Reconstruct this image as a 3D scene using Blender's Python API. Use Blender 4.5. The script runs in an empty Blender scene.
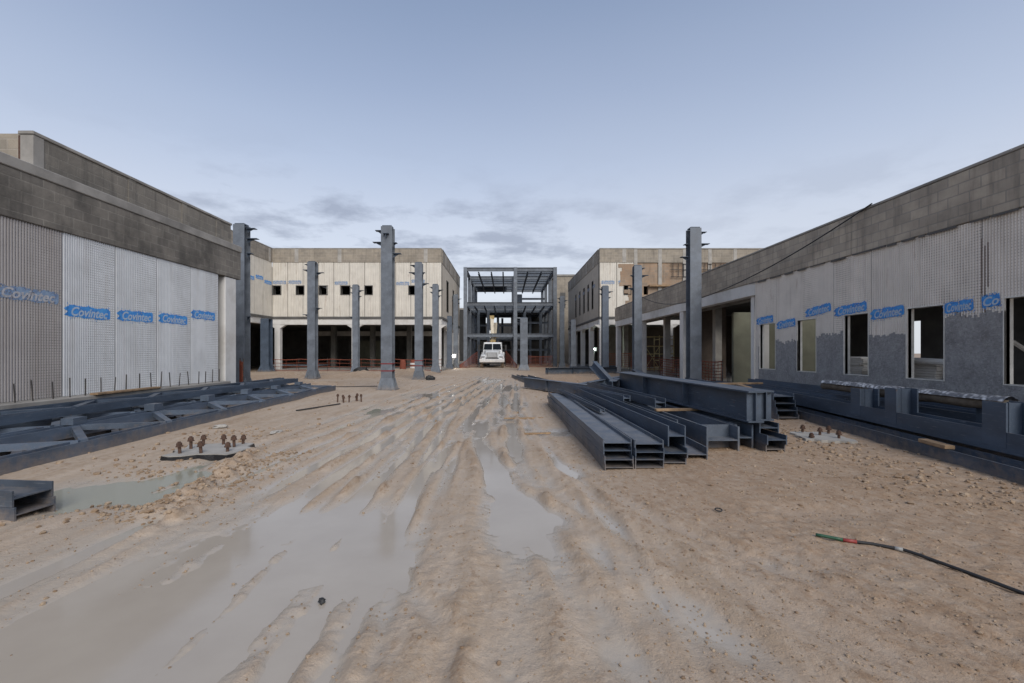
import bpy, bmesh, math, random
import numpy as np
from mathutils import Vector, Matrix
R = math.radians
PI = math.pi
random.seed(7)
S = bpy.context.scene
C = S.collection

# ------------------------------------------------------------------ camera, sky, sun, exposure
cd = bpy.data.cameras.new('camera'); cam = bpy.data.objects.new('camera', cd); C.objects.link(cam)
cam.location = (0, 0, 1.5); cam.rotation_euler = (R(90), 0, 0)
cd.sensor_width = 36; cd.lens = 16.0
cd.shift_x = 6/1024; cd.shift_y = 10.5/1024
cd.clip_start = 0.05; cd.clip_end = 4000
S.camera = cam
S.view_settings.view_transform = 'Standard'; S.view_settings.look = 'None'
S.view_settings.gamma = 1; S.view_settings.use_curve_mapping = False
S.view_settings.exposure = 0.80

SUN_EL, SUN_AZ = 37, 160          # behind the photographer, to the right
w = bpy.data.worlds.new('World'); S.world = w; w.use_nodes = True
nt = w.node_tree; nt.nodes.clear(); N = nt.nodes.new; L = nt.links.new
out = N('ShaderNodeOutputWorld'); bg = N('ShaderNodeBackground'); L(bg.outputs[0], out.inputs[0])
bg.inputs[1].default_value = 0.1
sky = N('ShaderNodeTexSky'); sky.sky_type = 'NISHITA'; sky.sun_disc = False
sky.sun_elevation = R(SUN_EL); sky.sun_rotation = R(SUN_AZ); sky.dust_density = 2.0; sky.ozone_density = 2.0
tc = N('ShaderNodeTexCoord'); sep = N('ShaderNodeSeparateXYZ'); L(tc.outputs['Generated'], sep.inputs[0])
def wmath(op, a, b=None):
    m = N('ShaderNodeMath'); m.operation = op
    for i, v in enumerate((a, b)):
        if v is None: continue
        if hasattr(v, 'is_output'): L(v, m.inputs[i])
        else: m.inputs[i].default_value = v
    return m.outputs[0]
def wramp(fac, stops):
    r = N('ShaderNodeValToRGB'); e = r.color_ramp.elements
    while len(e) < len(stops): e.new(0.5)
    for k, (p, c) in enumerate(stops): e[k].position = p; e[k].color = (*c, 1)
    L(fac, r.inputs[0]); return r.outputs[0]
# thin high overcast: brighter near the horizon, lavender blue overhead
elev = wmath('MAXIMUM', sep.outputs[2], 0.0)
veil = wramp(elev, [(0.0, (.68, .705, .76)), (0.12, (.685, .715, .785)), (0.25, (.60, .645, .745)), (0.37, (.46, .53, .675)), (0.49, (.335, .41, .57)), (0.62, (.225, .30, .455)), (1.0, (.16, .23, .38))])
vs = N('ShaderNodeVectorMath'); vs.operation = 'SCALE'; L(veil, vs.inputs[0]); vs.inputs[3].default_value = 6.4
mx = N('ShaderNodeMix'); mx.data_type = 'RGBA'; mx.inputs[0].default_value = 0.86
L(sky.outputs[0], mx.inputs[6]); L(vs.outputs[0], mx.inputs[7])
# cloud layer on a flat plane above: direction / height
den = wmath('ADD', elev, 0.09)
cx = wmath('DIVIDE', sep.outputs[0], den); cy = wmath('DIVIDE', sep.outputs[1], den)
cmb = N('ShaderNodeCombineXYZ'); L(cx, cmb.inputs[0]); L(cy, cmb.inputs[1])
def wnoise(scale, detail, rough, off):
    mp = N('ShaderNodeMapping'); mp.inputs[1].default_value = off; L(cmb.outputs[0], mp.inputs[0])
    n = N('ShaderNodeTexNoise'); n.inputs['Scale'].default_value = scale; n.inputs['Detail'].default_value = detail
    n.inputs['Roughness'].default_value = rough; L(mp.outputs[0], n.inputs[0]); return n.outputs[0]
n1 = wnoise(1.9, 7, .60, (3.9, 8.2, 0)); n2 = wnoise(.35, 3, .5, (1.7, 4.4, 2.0))
left = wramp(wmath('ADD', sep.outputs[0], 0.62), [(0.0, (.55,)*3), (0.25, (1, 1, 1)), (0.62, (.9,)*3), (0.95, (.3,)*3)])
dark = wramp(n1, [(0.47, (0, 0, 0)), (0.62, (1, 1, 1))])
band = wramp(elev, [(0.0, (.0, .0, .0)), (0.10, (.25,)*3), (0.21, (1, 1, 1)), (0.29, (.85,)*3), (0.345, (.22,)*3), (0.42, (.0,)*3)])
dk = wmath('MULTIPLY', wmath('MULTIPLY', wmath('MULTIPLY', dark, left), band), 0.72)
mx2 = N('ShaderNodeMix'); mx2.data_type = 'RGBA'; L(dk, mx2.inputs[0]); L(mx.outputs[2], mx2.inputs[6])
mx2.inputs[7].default_value = (1.55, 1.80, 2.45, 1)
br = wramp(n2, [(0.45, (0, 0, 0)), (0.75, (1, 1, 1))])
bk = wmath('MULTIPLY', br, 0.20)
mx3 = N('ShaderNodeMix'); mx3.data_type = 'RGBA'; L(bk, mx3.inputs[0]); L(mx2.outputs[2], mx3.inputs[6])
mx3.inputs[7].default_value = (3.3, 3.5, 4.0, 1)
L(mx3.outputs[2], bg.inputs[0])

sl = bpy.data.lights.new('sun', 'SUN'); sl.energy = 1.5; sl.angle = R(38); sl.color = (1, .95, .88)
sun = bpy.data.objects.new('sun', sl); C.objects.link(sun)
# sky's sun_rotation is clockwise from +Y seen from above
az = R(SUN_AZ); sd = Vector((math.sin(az)*math.cos(R(SUN_EL)), math.cos(az)*math.cos(R(SUN_EL)), math.sin(R(SUN_EL))))
sun.rotation_euler = (-sd).to_track_quat('-Z', 'Y').to_euler()

# ------------------------------------------------------------------ helpers
def tag(o, label=None, cat=None, group=None, kind=None):
    if label: o['label'] = label
    if cat: o['category'] = cat
    if group: o['group'] = group
    if kind: o['kind'] = kind
    return o
def empty(name, loc=(0, 0, 0), rz=0, label=None, cat=None, group=None):
    o = bpy.data.objects.new(name, None); C.objects.link(o); o.location = loc; o.rotation_euler = (0, 0, rz)
    o.empty_display_size = .2
    return tag(o, label, cat, group)
def copy_tree(o, parent=None):
    c = o.copy(); C.objects.link(c)
    if parent: c.parent = parent
    for ch in list(o.children): copy_tree(ch, c)
    return c

class MB:
    def __init__(s, f=None): s.v = []; s.q = []; s.f = f
    def add(s, vs, fs):
        b = len(s.v)
        s.v += [tuple(s.f(p)) if s.f else tuple(p) for p in vs]
        s.q += [tuple(i+b for i in f) for f in fs]
    def box(s, x0, x1, y0, y1, z0, z1):
        s.add([(x0,y0,z0),(x1,y0,z0),(x1,y1,z0),(x0,y1,z0),(x0,y0,z1),(x1,y0,z1),(x1,y1,z1),(x0,y1,z1)],
              [(0,3,2,1),(4,5,6,7),(0,1,5,4),(1,2,6,5),(2,3,7,6),(3,0,4,7)])
    def hexa(s, p8): s.add(p8, [(0,3,2,1),(4,5,6,7),(0,1,5,4),(1,2,6,5),(2,3,7,6),(3,0,4,7)])
    def bar(s, a, b, wd, ht, up=(0, 0, 1)):
        a = Vector(a); b = Vector(b); d = (b-a).normalized(); u = Vector(up)
        sx = d.cross(u)
        if sx.length < 1e-4: sx = d.cross(Vector((1, 0, 0)))
        sx.normalize(); u = sx.cross(d)
        x = sx*wd/2; y = u*ht/2
        s.hexa([a-x-y, a+x-y, b+x-y, b-x-y, a-x+y, a+x+y, b+x+y, b-x+y])
    def tube(s, pts, r, n=8, caps=True):
        pts = [Vector(p) for p in pts]; rs = r if isinstance(r, (list, tuple)) else [r]*len(pts)
        vs = []; fs = []
        for i, p in enumerate(pts):
            d = (pts[min(i+1, len(pts)-1)]-pts[max(i-1, 0)]).normalized()
            u = Vector((0, 0, 1)) if abs(d.z) < .95 else Vector((1, 0, 0))
            a = d.cross(u).normalized(); b = a.cross(d)
            for k in range(n):
                t = 2*PI*k/n; vs.append(p+a*math.cos(t)*rs[i]+b*math.sin(t)*rs[i])
        for i in range(len(pts)-1):
            for k in range(n):
                k2 = (k+1) % n; fs.append((i*n+k, i*n+k2, (i+1)*n+k2, (i+1)*n+k))
        if caps: fs += [tuple(range(n))[::-1], tuple(range((len(pts)-1)*n, len(pts)*n))]
        s.add(vs, fs)
    def prism(s, prof, a, b):
        """closed profile (list of (x,z)) swept from local y=a to y=b"""
        n = len(prof)
        vs = [(x, a, z) for x, z in prof]+[(x, b, z) for x, z in prof]
        fs = [(i, (i+1) % n, n+(i+1) % n, n+i) for i in range(n)]+[tuple(range(n))[::-1], tuple(range(n, 2*n))]
        s.add(vs, fs)
    def lathe(s, prof, c=(0, 0, 0), n=12):
        vs = []; fs = []
        for r, z in prof:
            for k in range(n):
                t = 2*PI*k/n; vs.append((c[0]+r*math.cos(t), c[1]+r*math.sin(t), c[2]+z))
        for i in range(len(prof)-1):
            for k in range(n):
                k2 = (k+1) % n; fs.append((i*n+k, i*n+k2, (i+1)*n+k2, (i+1)*n+k))
        fs += [tuple(range(n))[::-1], tuple(range((len(prof)-1)*n, len(prof)*n))]
        s.add(vs, fs)
    def build(s, name, mat, parent=None, smooth=False, bevel=0, recalc=True):
        me = bpy.data.meshes.new(name); me.from_pydata(s.v, [], s.q)
        if recalc or bevel:
            bm = bmesh.new(); bm.from_mesh(me)
            if recalc: bmesh.ops.recalc_face_normals(bm, faces=bm.faces)
            if bevel:
                bmesh.ops.bevel(bm, geom=[e for e in bm.edges if len(e.link_faces) == 2 and e.calc_face_angle(0) > .6], offset=bevel, segments=1, affect='EDGES', clamp_overlap=True)
            bm.to_mesh(me); bm.free()
        if smooth: me.polygons.foreach_set('use_smooth', [True]*len(me.polygons))
        me.materials.append(mat)
        o = bpy.data.objects.new(name, me); C.objects.link(o)
        if parent: o.parent = parent
        return o

def frame(ox, oy, sx, sy, nx, ny):
    return lambda p: (ox+sx*p[0]+nx*p[1], oy+sy*p[0]+ny*p[1], p[2])
def bx(name, m, parent, *b, bevel=0, f=None):
    k = MB(f); k.box(*b); return k.build(name, m, parent, bevel=bevel)

# ------------------------------------------------------------------ materials
MATS = {}
class NT:
    def __init__(s, name):
        s.m = bpy.data.materials.new(name); s.m.use_nodes = True; s.t = s.m.node_tree
        s.b = s.t.nodes['Principled BSDF']
        s.tc = s.t.nodes.new('ShaderNodeTexCoord'); s.geo = s.t.nodes.new('ShaderNodeNewGeometry')
        MATS[name] = s.m
    def link(s, a, b): s.t.links.new(a, b)
    def set(s, sock, v):
        if hasattr(v, 'is_output'): s.link(v, sock)
        elif isinstance(v, tuple) and len(v) == 3 and sock.type == 'RGBA': sock.default_value = (*v, 1)
        else: sock.default_value = v
    def math(s, op, a, b=0.0, clamp=False):
        n = s.t.nodes.new('ShaderNodeMath'); n.operation = op; n.use_clamp = clamp
        s.set(n.inputs[0], a); s.set(n.inputs[1], b); return n.outputs[0]
    def mapping(s, src, scale=(1, 1, 1), loc=(0, 0, 0)):
        n = s.t.nodes.new('ShaderNodeMapping'); s.link(src, n.inputs[0]); n.inputs[3].default_value = scale; n.inputs[1].default_value = loc
        return n.outputs[0]
    def noise(s, vec, scale, detail=5, rough=.55, dist=0):
        n = s.t.nodes.new('ShaderNodeTexNoise'); s.link(vec, n.inputs[0])
        n.inputs['Scale'].default_value = scale; n.inputs['Detail'].default_value = detail; n.inputs['Roughness'].default_value = rough
        n.inputs['Distortion'].default_value = dist
        return n.outputs[0]
    def ramp(s, fac, a, b, lo=0.0, hi=1.0):
        n = s.t.nodes.new('ShaderNodeMapRange'); s.link(fac, n.inputs[0])
        n.inputs[1].default_value = a; n.inputs[2].default_value = b; n.inputs[3].default_value = lo; n.inputs[4].default_value = hi
        return n.outputs[0]
    def mix(s, fac, a, b, mode='MIX'):
        n = s.t.nodes.new('ShaderNodeMix'); n.data_type = 'RGBA'; n.blend_type = mode
        s.set(n.inputs[0], fac); s.set(n.inputs[6], a); s.set(n.inputs[7], b); return n.outputs[2]
    def bump(s, h, strength=.3, dist=.01, prev=None):
        n = s.t.nodes.new('ShaderNodeBump'); s.link(h, n.inputs['Height']); n.inputs['Strength'].default_value = strength
        n.inputs['Distance'].default_value = dist
        if prev: s.link(prev, n.inputs['Normal'])
        return n.outputs[0]
    def done(s, col, rough=.7, normal=None, metal=0, spec=None):
        s.set(s.b.inputs['Base Color'], col); s.set(s.b.inputs['Roughness'], rough)
        s.b.inputs['Metallic'].default_value = metal
        if normal: s.link(normal, s.b.inputs['Normal'])
        if spec is not None: s.b.inputs['Specular IOR Level'].default_value = spec
        return s.m
    def sepz(s, v):
        n = s.t.nodes.new('ShaderNodeSeparateXYZ'); s.link(v, n.inputs[0]); return n.outputs

def plain(name, c, rough=.7, var=.25, scale=4, bump=.15, metal=0, dirt=None):
    k = NT(name); p = k.tc.outputs['Object']
    n = k.noise(p, scale, 6, .6)
    col = k.mix(k.ramp(n, .3, .7), tuple(x*(1-var) for x in c), tuple(min(1, x*(1+var)) for x in c))
    if dirt:
        d = k.ramp(k.noise(p, scale*.35, 5, .65), .5, .68); col = k.mix(k.math('MULTIPLY', d, dirt[1]), col, dirt[0])
    nb = k.noise(p, scale*9, 4, .6)
    return k.done(col, rough, k.bump(nb, bump, .01), metal)

def mat_steel(name, c, dust=.35, rough=.5):
    k = NT(name); p = k.tc.outputs['Object']
    oi = k.t.nodes.new('ShaderNodeObjectInfo')
    n = k.noise(k.mapping(p, (1, .35, 1)), 3.5, 6, .62)
    col = k.mix(k.ramp(n, .3, .7), tuple(x*.74 for x in c), tuple(x*1.25 for x in c))
    v = k.ramp(oi.outputs['Random'], 0, 1, .8, 1.22)
    vc = k.t.nodes.new('ShaderNodeCombineColor')
    for i in range(3): k.link(v, vc.inputs[i])
    col = k.mix(1.0, col, vc.outputs[0], 'MULTIPLY')
    up = k.sepz(k.geo.outputs['Normal'])[2]
    d = k.math('MULTIPLY', k.ramp(up, .4, .95), k.ramp(k.noise(p, 2.6, 6, .68), .40, .72))
    col = k.mix(k.math('MULTIPLY', d, dust), col, (.30, .26, .215))
    sp = k.ramp(k.noise(p, 30, 3, .7), .70, .76)
    col = k.mix(k.math('MULTIPLY', sp, .5), col, (.16, .085, .05))
    sc = k.ramp(k.noise(k.mapping(p, (22, 1.2, 22)), 3, 3, .6), .62, .70)
    col = k.mix(k.math('MULTIPLY', sc, .36), col, (.27, .285, .31))
    fade = k.ramp(k.noise(k.mapping(p, (1, .5, 1), (7, 3, 1)), 1.7, 6, .68), .50, .68)
    col = k.mix(k.math('MULTIPLY', fade, .32), col, tuple(min(1, x*2.1) for x in c))
    rs = k.ramp(k.noise(k.mapping(p, (1.4, .8, 1.4), (2, 9, 4)), 5, 6, .74), .63, .70)
    col = k.mix(k.math('MULTIPLY', rs, .55), col, (.11, .062, .040))
    pz = k.sepz(k.geo.outputs['Position'])[2]                 # mud splashed up from the ground
    spl = k.ramp(k.math('ADD', pz, k.math('MULTIPLY', k.noise(k.geo.outputs['Position'], 7, 6, .72), -.62)), -.31, -.12, 1, 0)
    col = k.mix(k.math('MULTIPLY', spl, .45), col, (.27, .205, .15))
    return k.done(col, k.ramp(n, .3, .7, rough-.08, rough+.2), k.bump(k.noise(p, 30, 5, .7), .16, .005))

def mat_block(name, axis, c1, c2, mortar, bw=.40, bh=.20, stain=(.06, .055, .05), stain_amt=.6, seed=0, bump=.5, warm=None):
    """concrete block masonry; axis = horizontal axis of the wall"""
    k = NT(name); p = k.tc.outputs['Object']; x, y, z = k.sepz(p)
    cb = k.t.nodes.new('ShaderNodeCombineXYZ'); k.link(x if axis == 'x' else y, cb.inputs[0]); k.link(z, cb.inputs[1])
    b = k.t.nodes.new('ShaderNodeTexBrick'); k.link(cb.outputs[0], b.inputs[0])
    b.inputs['Scale'].default_value = 1; b.inputs['Mortar Size'].default_value = .013; b.inputs['Mortar Smooth'].default_value = .3
    b.inputs['Brick Width'].default_value = bw; b.inputs['Row Height'].default_value = bh; b.inputs['Bias'].default_value = -.1
    b.inputs['Color1'].default_value = (*c1, 1); b.inputs['Color2'].default_value = (*c2, 1); b.inputs['Mortar'].default_value = (*mortar, 1)
    pm = k.mapping(p, (1, 1, 1), (seed, seed*1.7, 0))
    n = k.noise(pm, 1.1, 7, .62); st = k.ramp(n, .40, .68)
    col = k.mix(k.math('MULTIPLY', st, stain_amt), b.outputs[0], stain)
    # streaks running down from the coping
    sk = k.ramp(k.noise(k.mapping(p, (2.6, 2.6, .22), (seed, 3, 1)), 2.4, 5, .6), .52, .7)
    col = k.mix(k.math('MULTIPLY', sk, .45), col, stain)
    if warm:
        wv = k.ramp(k.noise(k.mapping(p, (1, 1, 1), (9, seed, 4)), .8, 5, .6), .45, .65)
        col = k.mix(k.math('MULTIPLY', wv, .7), col, warm)
    hi = k.ramp(k.noise(k.mapping(p, (1, 1, 1), (4, 9+seed, 1)), 2.2, 6, .7), .60, .72)
    col = k.mix(k.math('MULTIPLY', hi, .35), col, mortar)
    bp = k.bump(b.outputs[1], -bump, .012) if False else k.bump(k.math('SUBTRACT', k.noise(p, 24, 5, .7), k.math('MULTIPLY', b.outputs[1], .7)), bump, .012)
    return k.done(col, .9, bp)

def mat_panel(name, c, wires=True, streak=(.22, .17, .13), amt=.3, rust=0, axis='y', dots=.55):
    """ribbed foam wall panel behind a welded wire grid"""
    k = NT(name); p = k.tc.outputs['Object']; x, y, z = k.sepz(p)
    n = k.noise(p, 1.6, 6, .6); col = k.mix(k.ramp(n, .3, .7), tuple(v*.88 for v in c), tuple(min(1, v*1.07) for v in c))
    sk = k.ramp(k.noise(k.mapping(p, (3, 3, .18)), 2.2, 5, .62), .52, .72)
    col = k.mix(k.math('MULTIPLY', sk, amt), col, streak)
    if rust:
        rs = k.ramp(k.noise(k.mapping(p, (2.1, 2.1, .35), (5, 2, 0)), 2.2, 5, .65), .62, .70)
        col = k.mix(k.math('MULTIPLY', rs, rust), col, (.20, .085, .035))
    if wires:
        fz = k.math('FRACT', k.math('DIVIDE', z, .052)); s = y if axis == 'y' else x
        wz = k.math('LESS_THAN', fz, .30)
        fs = k.math('FRACT', k.math('DIVIDE', s, .0508)); wsx = k.math('LESS_THAN', fs, .36)
        dot = k.math('MULTIPLY', wz, wsx)
        brk = k.ramp(k.noise(p, 3.1, 6, .7), .36, .62, .25, 1)
        col = k.mix(k.math('MULTIPLY', k.math('MULTIPLY', dot, brk), dots), col, (.10, .095, .09))
    return k.done(col, .75, k.bump(k.noise(p, 40, 4, .6), .15, .006))

M_steel = mat_steel('primer_steel', (.047, .066, .096))
M_steel2 = mat_steel('pale_primer_steel', (.118, .135, .160), dust=.2)
M_steel3 = mat_steel('weathered_primer_steel', (.072, .090, .118), dust=.45)
M_steelT = mat_steel('truss_primer', (.074, .098, .136), dust=.25)
M_band_l = mat_block('grey_block_wall', 'y', (.235, .212, .182), (.165, .150, .132), (.27, .248, .215), seed=2, stain_amt=.85, stain=(.070, .064, .057))
M_band_r = mat_block('buff_block_wall', 'y', (.46, .395, .315), (.345, .30, .245), (.31, .28, .24), seed=5, stain=(.125, .11, .095), stain_amt=.55)
M_par = mat_block('parapet_block', 'y', (.25, .225, .19), (.19, .173, .15), (.26, .238, .205), seed=8, stain_amt=.5)
M_par_x = mat_block('parapet_block_across', 'x', (.34, .295, .235), (.26, .23, .19), (.36, .32, .27), seed=3, stain=(.13, .115, .095), stain_amt=.45)
M_par_y = mat_block('parapet_block_along', 'y', (.30, .265, .22), (.23, .205, .17), (.32, .29, .25), seed=6, stain=(.12, .105, .09), stain_amt=.45)
M_brick_x = mat_block('raw_block_across', 'x', (.36, .25, .17), (.26, .205, .155), (.30, .26, .21), seed=11, stain=(.13, .1, .075), stain_amt=.5, warm=(.30, .20, .13))
M_conc = plain('cast_concrete', (.27, .255, .235), .88, .25, 1.6, .25, dirt=((.10, .095, .085), .55))
M_conc_pale = plain('pale_concrete', (.36, .34, .31), .88, .2, 2.2, .25, dirt=((.16, .15, .135), .45))
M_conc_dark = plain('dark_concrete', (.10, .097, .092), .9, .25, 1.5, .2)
M_white = plain('white_render', (.62, .61, .59), .8, .08, 2, .12, dirt=((.36, .33, .29), .5))
M_pan_w = mat_panel('white_foam_panel', (.575, .595, .62), amt=.2, dots=.8)
M_pan_b = mat_panel('aged_foam_panel', (.36, .34, .335), amt=.25, dots=.7)
M_pan_r = mat_panel('grey_foam_panel', (.74, .685, .62), amt=.2, rust=.30)
M_pan_far = mat_panel('cream_panel', (.60, .565, .50), wires=False, amt=.40, rust=.35, streak=(.30, .235, .165))
M_pan_side = mat_panel('grey_side_panel', (.42, .38, .325), wires=False, amt=.35, rust=.2, streak=(.22, .18, .14))
M_join = plain('joint_sealant', (.09, .085, .08), .9)
def mat_spray(name, c, c2, hole):
    k = NT(name); p = k.tc.outputs['Object']
    n = k.noise(p, 11, 5, .65); f = k.noise(p, 55, 4, .7)
    k.done(k.mix(k.ramp(n, .38, .62), c, c2), .7)
    k.link(k.ramp(k.math('ADD', k.math('MULTIPLY', n, .7), k.math('MULTIPLY', f, .6)), hole, hole+.08), k.b.inputs['Alpha'])
    return k.m
M_blue = mat_spray('blue_spray_paint', (.020, .20, .62), (.08, .32, .68), .50)
M_pale = mat_spray('bare_stencil_letters', (.44, .51, .59), (.34, .44, .57), .42)
M_palef = plain('faded_stencil_letters', (.40, .40, .42), .75, .3, 16, .1)
M_bluef = mat_spray('faded_blue_paint', (.12, .22, .42), (.24, .32, .43), .56)
M_wood = plain('site_timber', (.27, .18, .105), .85, .35, 7, .4, dirt=((.12, .08, .05), .5))
M_rust = plain('rusty_steel', (.085, .047, .032), .85, .4, 30, .4)
M_rebar = plain('rebar_steel', (.040, .036, .035), .8, .4, 20, .4)
M_black = plain('black_rubber', (.018, .018, .019), .6, .3, 20, .2)
M_film = plain('black_plastic_film', (.012, .012, .014), .35, .4, 8, .5)
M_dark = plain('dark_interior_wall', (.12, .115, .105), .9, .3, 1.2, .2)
M_shade = plain('shade_dark_wall', (.04, .039, .037), .95, .3, 1.2, .2)  # near-black colour standing in for deep shade in and behind the steel frame
M_olive = plain('olive_interior_wall', (.135, .136, .10), .85, .25, 1.3, .2, dirt=((.13, .12, .085), .6))
M_brown = plain('brown_interior_wall', (.125, .097, .078), .9, .3, 1.2, .2, dirt=((.10, .075, .06), .6))
M_frame = plain('window_reveal', (.62, .60, .55), .8, .15, 6, .15)
M_orange = plain('orange_mesh', (.19, .05, .028), .8, .3, 4, .1)
M_red = plain('red_tape', (.16, .025, .03), .6, .2, 8, .05)
M_yel = plain('yellow_frame_paint', (.52, .43, .22), .6, .25, 8, .1)
M_truck = plain('white_truck_paint', (.66, .68, .70), .35, .06, 3, .02, dirt=((.42, .38, .33), .4))
def muddy(m, top):
    t = m.node_tree; pb = t.nodes['Principled BSDF']; src = pb.inputs['Base Color'].links[0].from_socket
    g = t.nodes.new('ShaderNodeNewGeometry'); sp = t.nodes.new('ShaderNodeSeparateXYZ'); t.links.new(g.outputs['Position'], sp.inputs[0])
    n = t.nodes.new('ShaderNodeTexNoise'); n.inputs['Scale'].default_value = 5; n.inputs['Detail'].default_value = 6; t.links.new(g.outputs['Position'], n.inputs[0])
    a = t.nodes.new('ShaderNodeMath'); a.operation = 'MULTIPLY_ADD'; t.links.new(n.outputs[0], a.inputs[0]); a.inputs[1].default_value = -1.0; t.links.new(sp.outputs[2], a.inputs[2])
    r = t.nodes.new('ShaderNodeMapRange'); t.links.new(a.outputs[0], r.inputs[0]); r.inputs[1].default_value = -.5; r.inputs[2].default_value = top-.5; r.inputs[3].default_value = .85; r.inputs[4].default_value = 0
    x = t.nodes.new('ShaderNodeMix'); x.data_type = 'RGBA'; t.links.new(r.outputs[0], x.inputs[0]); t.links.new(src, x.inputs[6]); x.inputs[7].default_value = (.33, .25, .18, 1)
    t.links.new(x.outputs[2], pb.inputs['Base Color'])
muddy(M_truck, 1.0)
M_tyre = plain('muddy_tyre', (.022, .021, .020), .8, .3, 20, .2); muddy(M_tyre, .8)
M_chrome = plain('dull_chrome', (.42, .43, .44), .3, .1, 5, .02, metal=.8)
M_glass = plain('dark_windscreen', (.008, .011, .016), .35, .1, 2, 0); M_glass.node_tree.nodes['Principled BSDF'].inputs['Specular IOR Level'].default_value = .03
M_boom = plain('cream_boom_paint', (.56, .50, .40), .5, .1, 4, .05)
M_boomy = plain('yellow_joint_paint', (.40, .29, .12), .5, .1, 4, .05)
M_green = plain('green_sleeve', (.02, .075, .04), .5, .2, 20, .1)
M_redp = plain('red_sleeve', (.27, .04, .035), .5, .2, 20, .1)
M_greyp = plain('grey_sleeve', (.30, .30, .29), .5, .2, 20, .1)
M_lamp = plain('lamp_housing', (.05, .05, .05), .5)
def emit(name, c, e):
    k = NT(name); k.done(c, .4); k.b.inputs['Emission Color'].default_value = (*c, 1); k.b.inputs['Emission Strength'].default_value = e; return k.m
M_em_w = emit('lit_lamp_white', (1, .97, .9), 18); M_em_g = emit('lit_lamp_green', (.8, 1, .88), 14)
M_roll = plain('dirty_brown_roll', (.125, .10, .075), .9, .35, 9, .5)
def mat_foil():
    k = NT('crinkled_wrap'); p = k.tc.outputs['Object']
    n = k.noise(p, 16, 5, .7); v = k.t.nodes.new('ShaderNodeTexVoronoi'); k.link(p, v.inputs[0]); v.inputs['Scale'].default_value = 15
    d = k.ramp(v.outputs[0], .25, .6)
    col = k.mix(d, (.62, .62, .63), (.16, .16, .17))
    return k.done(col, .32, k.bump(n, .9, .03), .35)
M_foil = mat_foil()
def mat_plaster():
    k = NT('grey_scratch_coat'); p = k.tc.outputs['Object']
    n = k.noise(p, 3.2, 7, .66); col = k.mix(k.ramp(n, .3, .7), (.225, .218, .218), (.37, .362, .36))
    g = k.noise(p, 21, 5, .75); col = k.mix(k.ramp(g, .52, .66, 0, .7), col, (.46, .45, .44)); col = k.mix(k.ramp(g, .30, .44, .7, 0), col, (.11, .107, .106))
    v = k.noise(k.mapping(p, (1, 5, 16)), 2.2, 4, .7)
    col = k.mix(k.ramp(v, .5, .75, 0, .55), col, (.25, .245, .24))
    return k.done(col, .92, k.bump(k.math('ADD', k.noise(p, 14, 6, .75), v), .9, .03))
M_plaster = mat_plaster()

# ------------------------------------------------------------------ ground
rng = np.random.RandomState(5)
PERM = rng.rand(512, 512).astype(np.float32)
def vnoise(x, y):
    xi = np.floor(x).astype(np.int64); yi = np.floor(y).astype(np.int64)
    fx = (x-xi).astype(np.float32); fy = (y-yi).astype(np.float32)
    fx = fx*fx*(3-2*fx); fy = fy*fy*(3-2*fy)
    g = lambda a, b: PERM[a & 511, b & 511]
    return (g(xi, yi)*(1-fx)+g(xi+1, yi)*fx)*(1-fy)+(g(xi, yi+1)*(1-fx)+g(xi+1, yi+1)*fx)*fy-.5
def fbm(x, y, o=4, gain=.5):
    a = 1; s = 0
    for i in range(o):
        s = s+a*vnoise(x*2**i+17.3*i, y*2**i+5.1*i); a *= gain
    return s
WATER = -0.040
# (track centre as (Y, X) pairs, half width, depth, tread amplitude)
RUTS = [
    ([(1, -3.9), (6, -3.6), (14, -2.9), (30, -1.6)], .13, .028, .004),
    ([(1, -3.25), (6, -3.15), (14, -2.5), (30, -1.3)], .10, .034, .004),
    ([(1, -2.75), (6, -2.55), (12, -2.2), (30, -.9)], .14, .044, .006),
    ([(1, -2.05), (5, -2.1), (10, -2.0), (24, -.7)], .12, .038, .006),
    ([(1, -1.45), (5, -1.55), (10, -1.6), (24, -.4)], .12, .040, .006),
    ([(1, -1.12), (4, -1.0), (9, -.9), (24, .0)], .10, .034, .005),
    ([(1, .15), (2.4, .02), (4, -.02), (8, -.35), (24, .3)], .19, .026, .014),
    ([(1, -.45), (2.4, -.30), (3.6, -1.05), (5, -1.5)], .08, .036, .006),
    ([(1, .95), (2.4, .55), (4, .28), (8, .1), (24, .6)], .12, .032, .008),
    ([(1, 2.0), (2.37, 1.22), (3, .95), (4.95, .0), (8, -.5), (20, -.9)], .16, .030, .009),
    ([(1, 2.7), (2.4, 1.75), (3.2, 1.30), (5, .5), (8, .1), (20, -.3)], .13, .028, .007),
    ([(1, 3.4), (2.6, 2.2), (4, 1.4), (6, .75), (10, .55), (20, .5)], .10, .020, .004),
    ([(1, -.75), (7, -1.15), (12, -1.35), (26, -.2)], .09, .024, .004),
    ([(4, -1.9), (7, -1.75), (13, -1.9), (26, -.6)], .07, .026, 0),
    ([(4, -2.9), (8, -2.75), (13, -2.7), (28, -1.6)], .06, .024, 0),
    ([(4, -.7), (8, -.75), (13, -.8), (28, .2)], .07, .026, 0),
    ([(5, .9), (8, .45), (13, .3), (28, .5)], .08, .022, 0),
    ([(1, -4.6), (7, -4.0), (16, -3.7), (30, -2.4)], .12, .018, .004),
]
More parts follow.
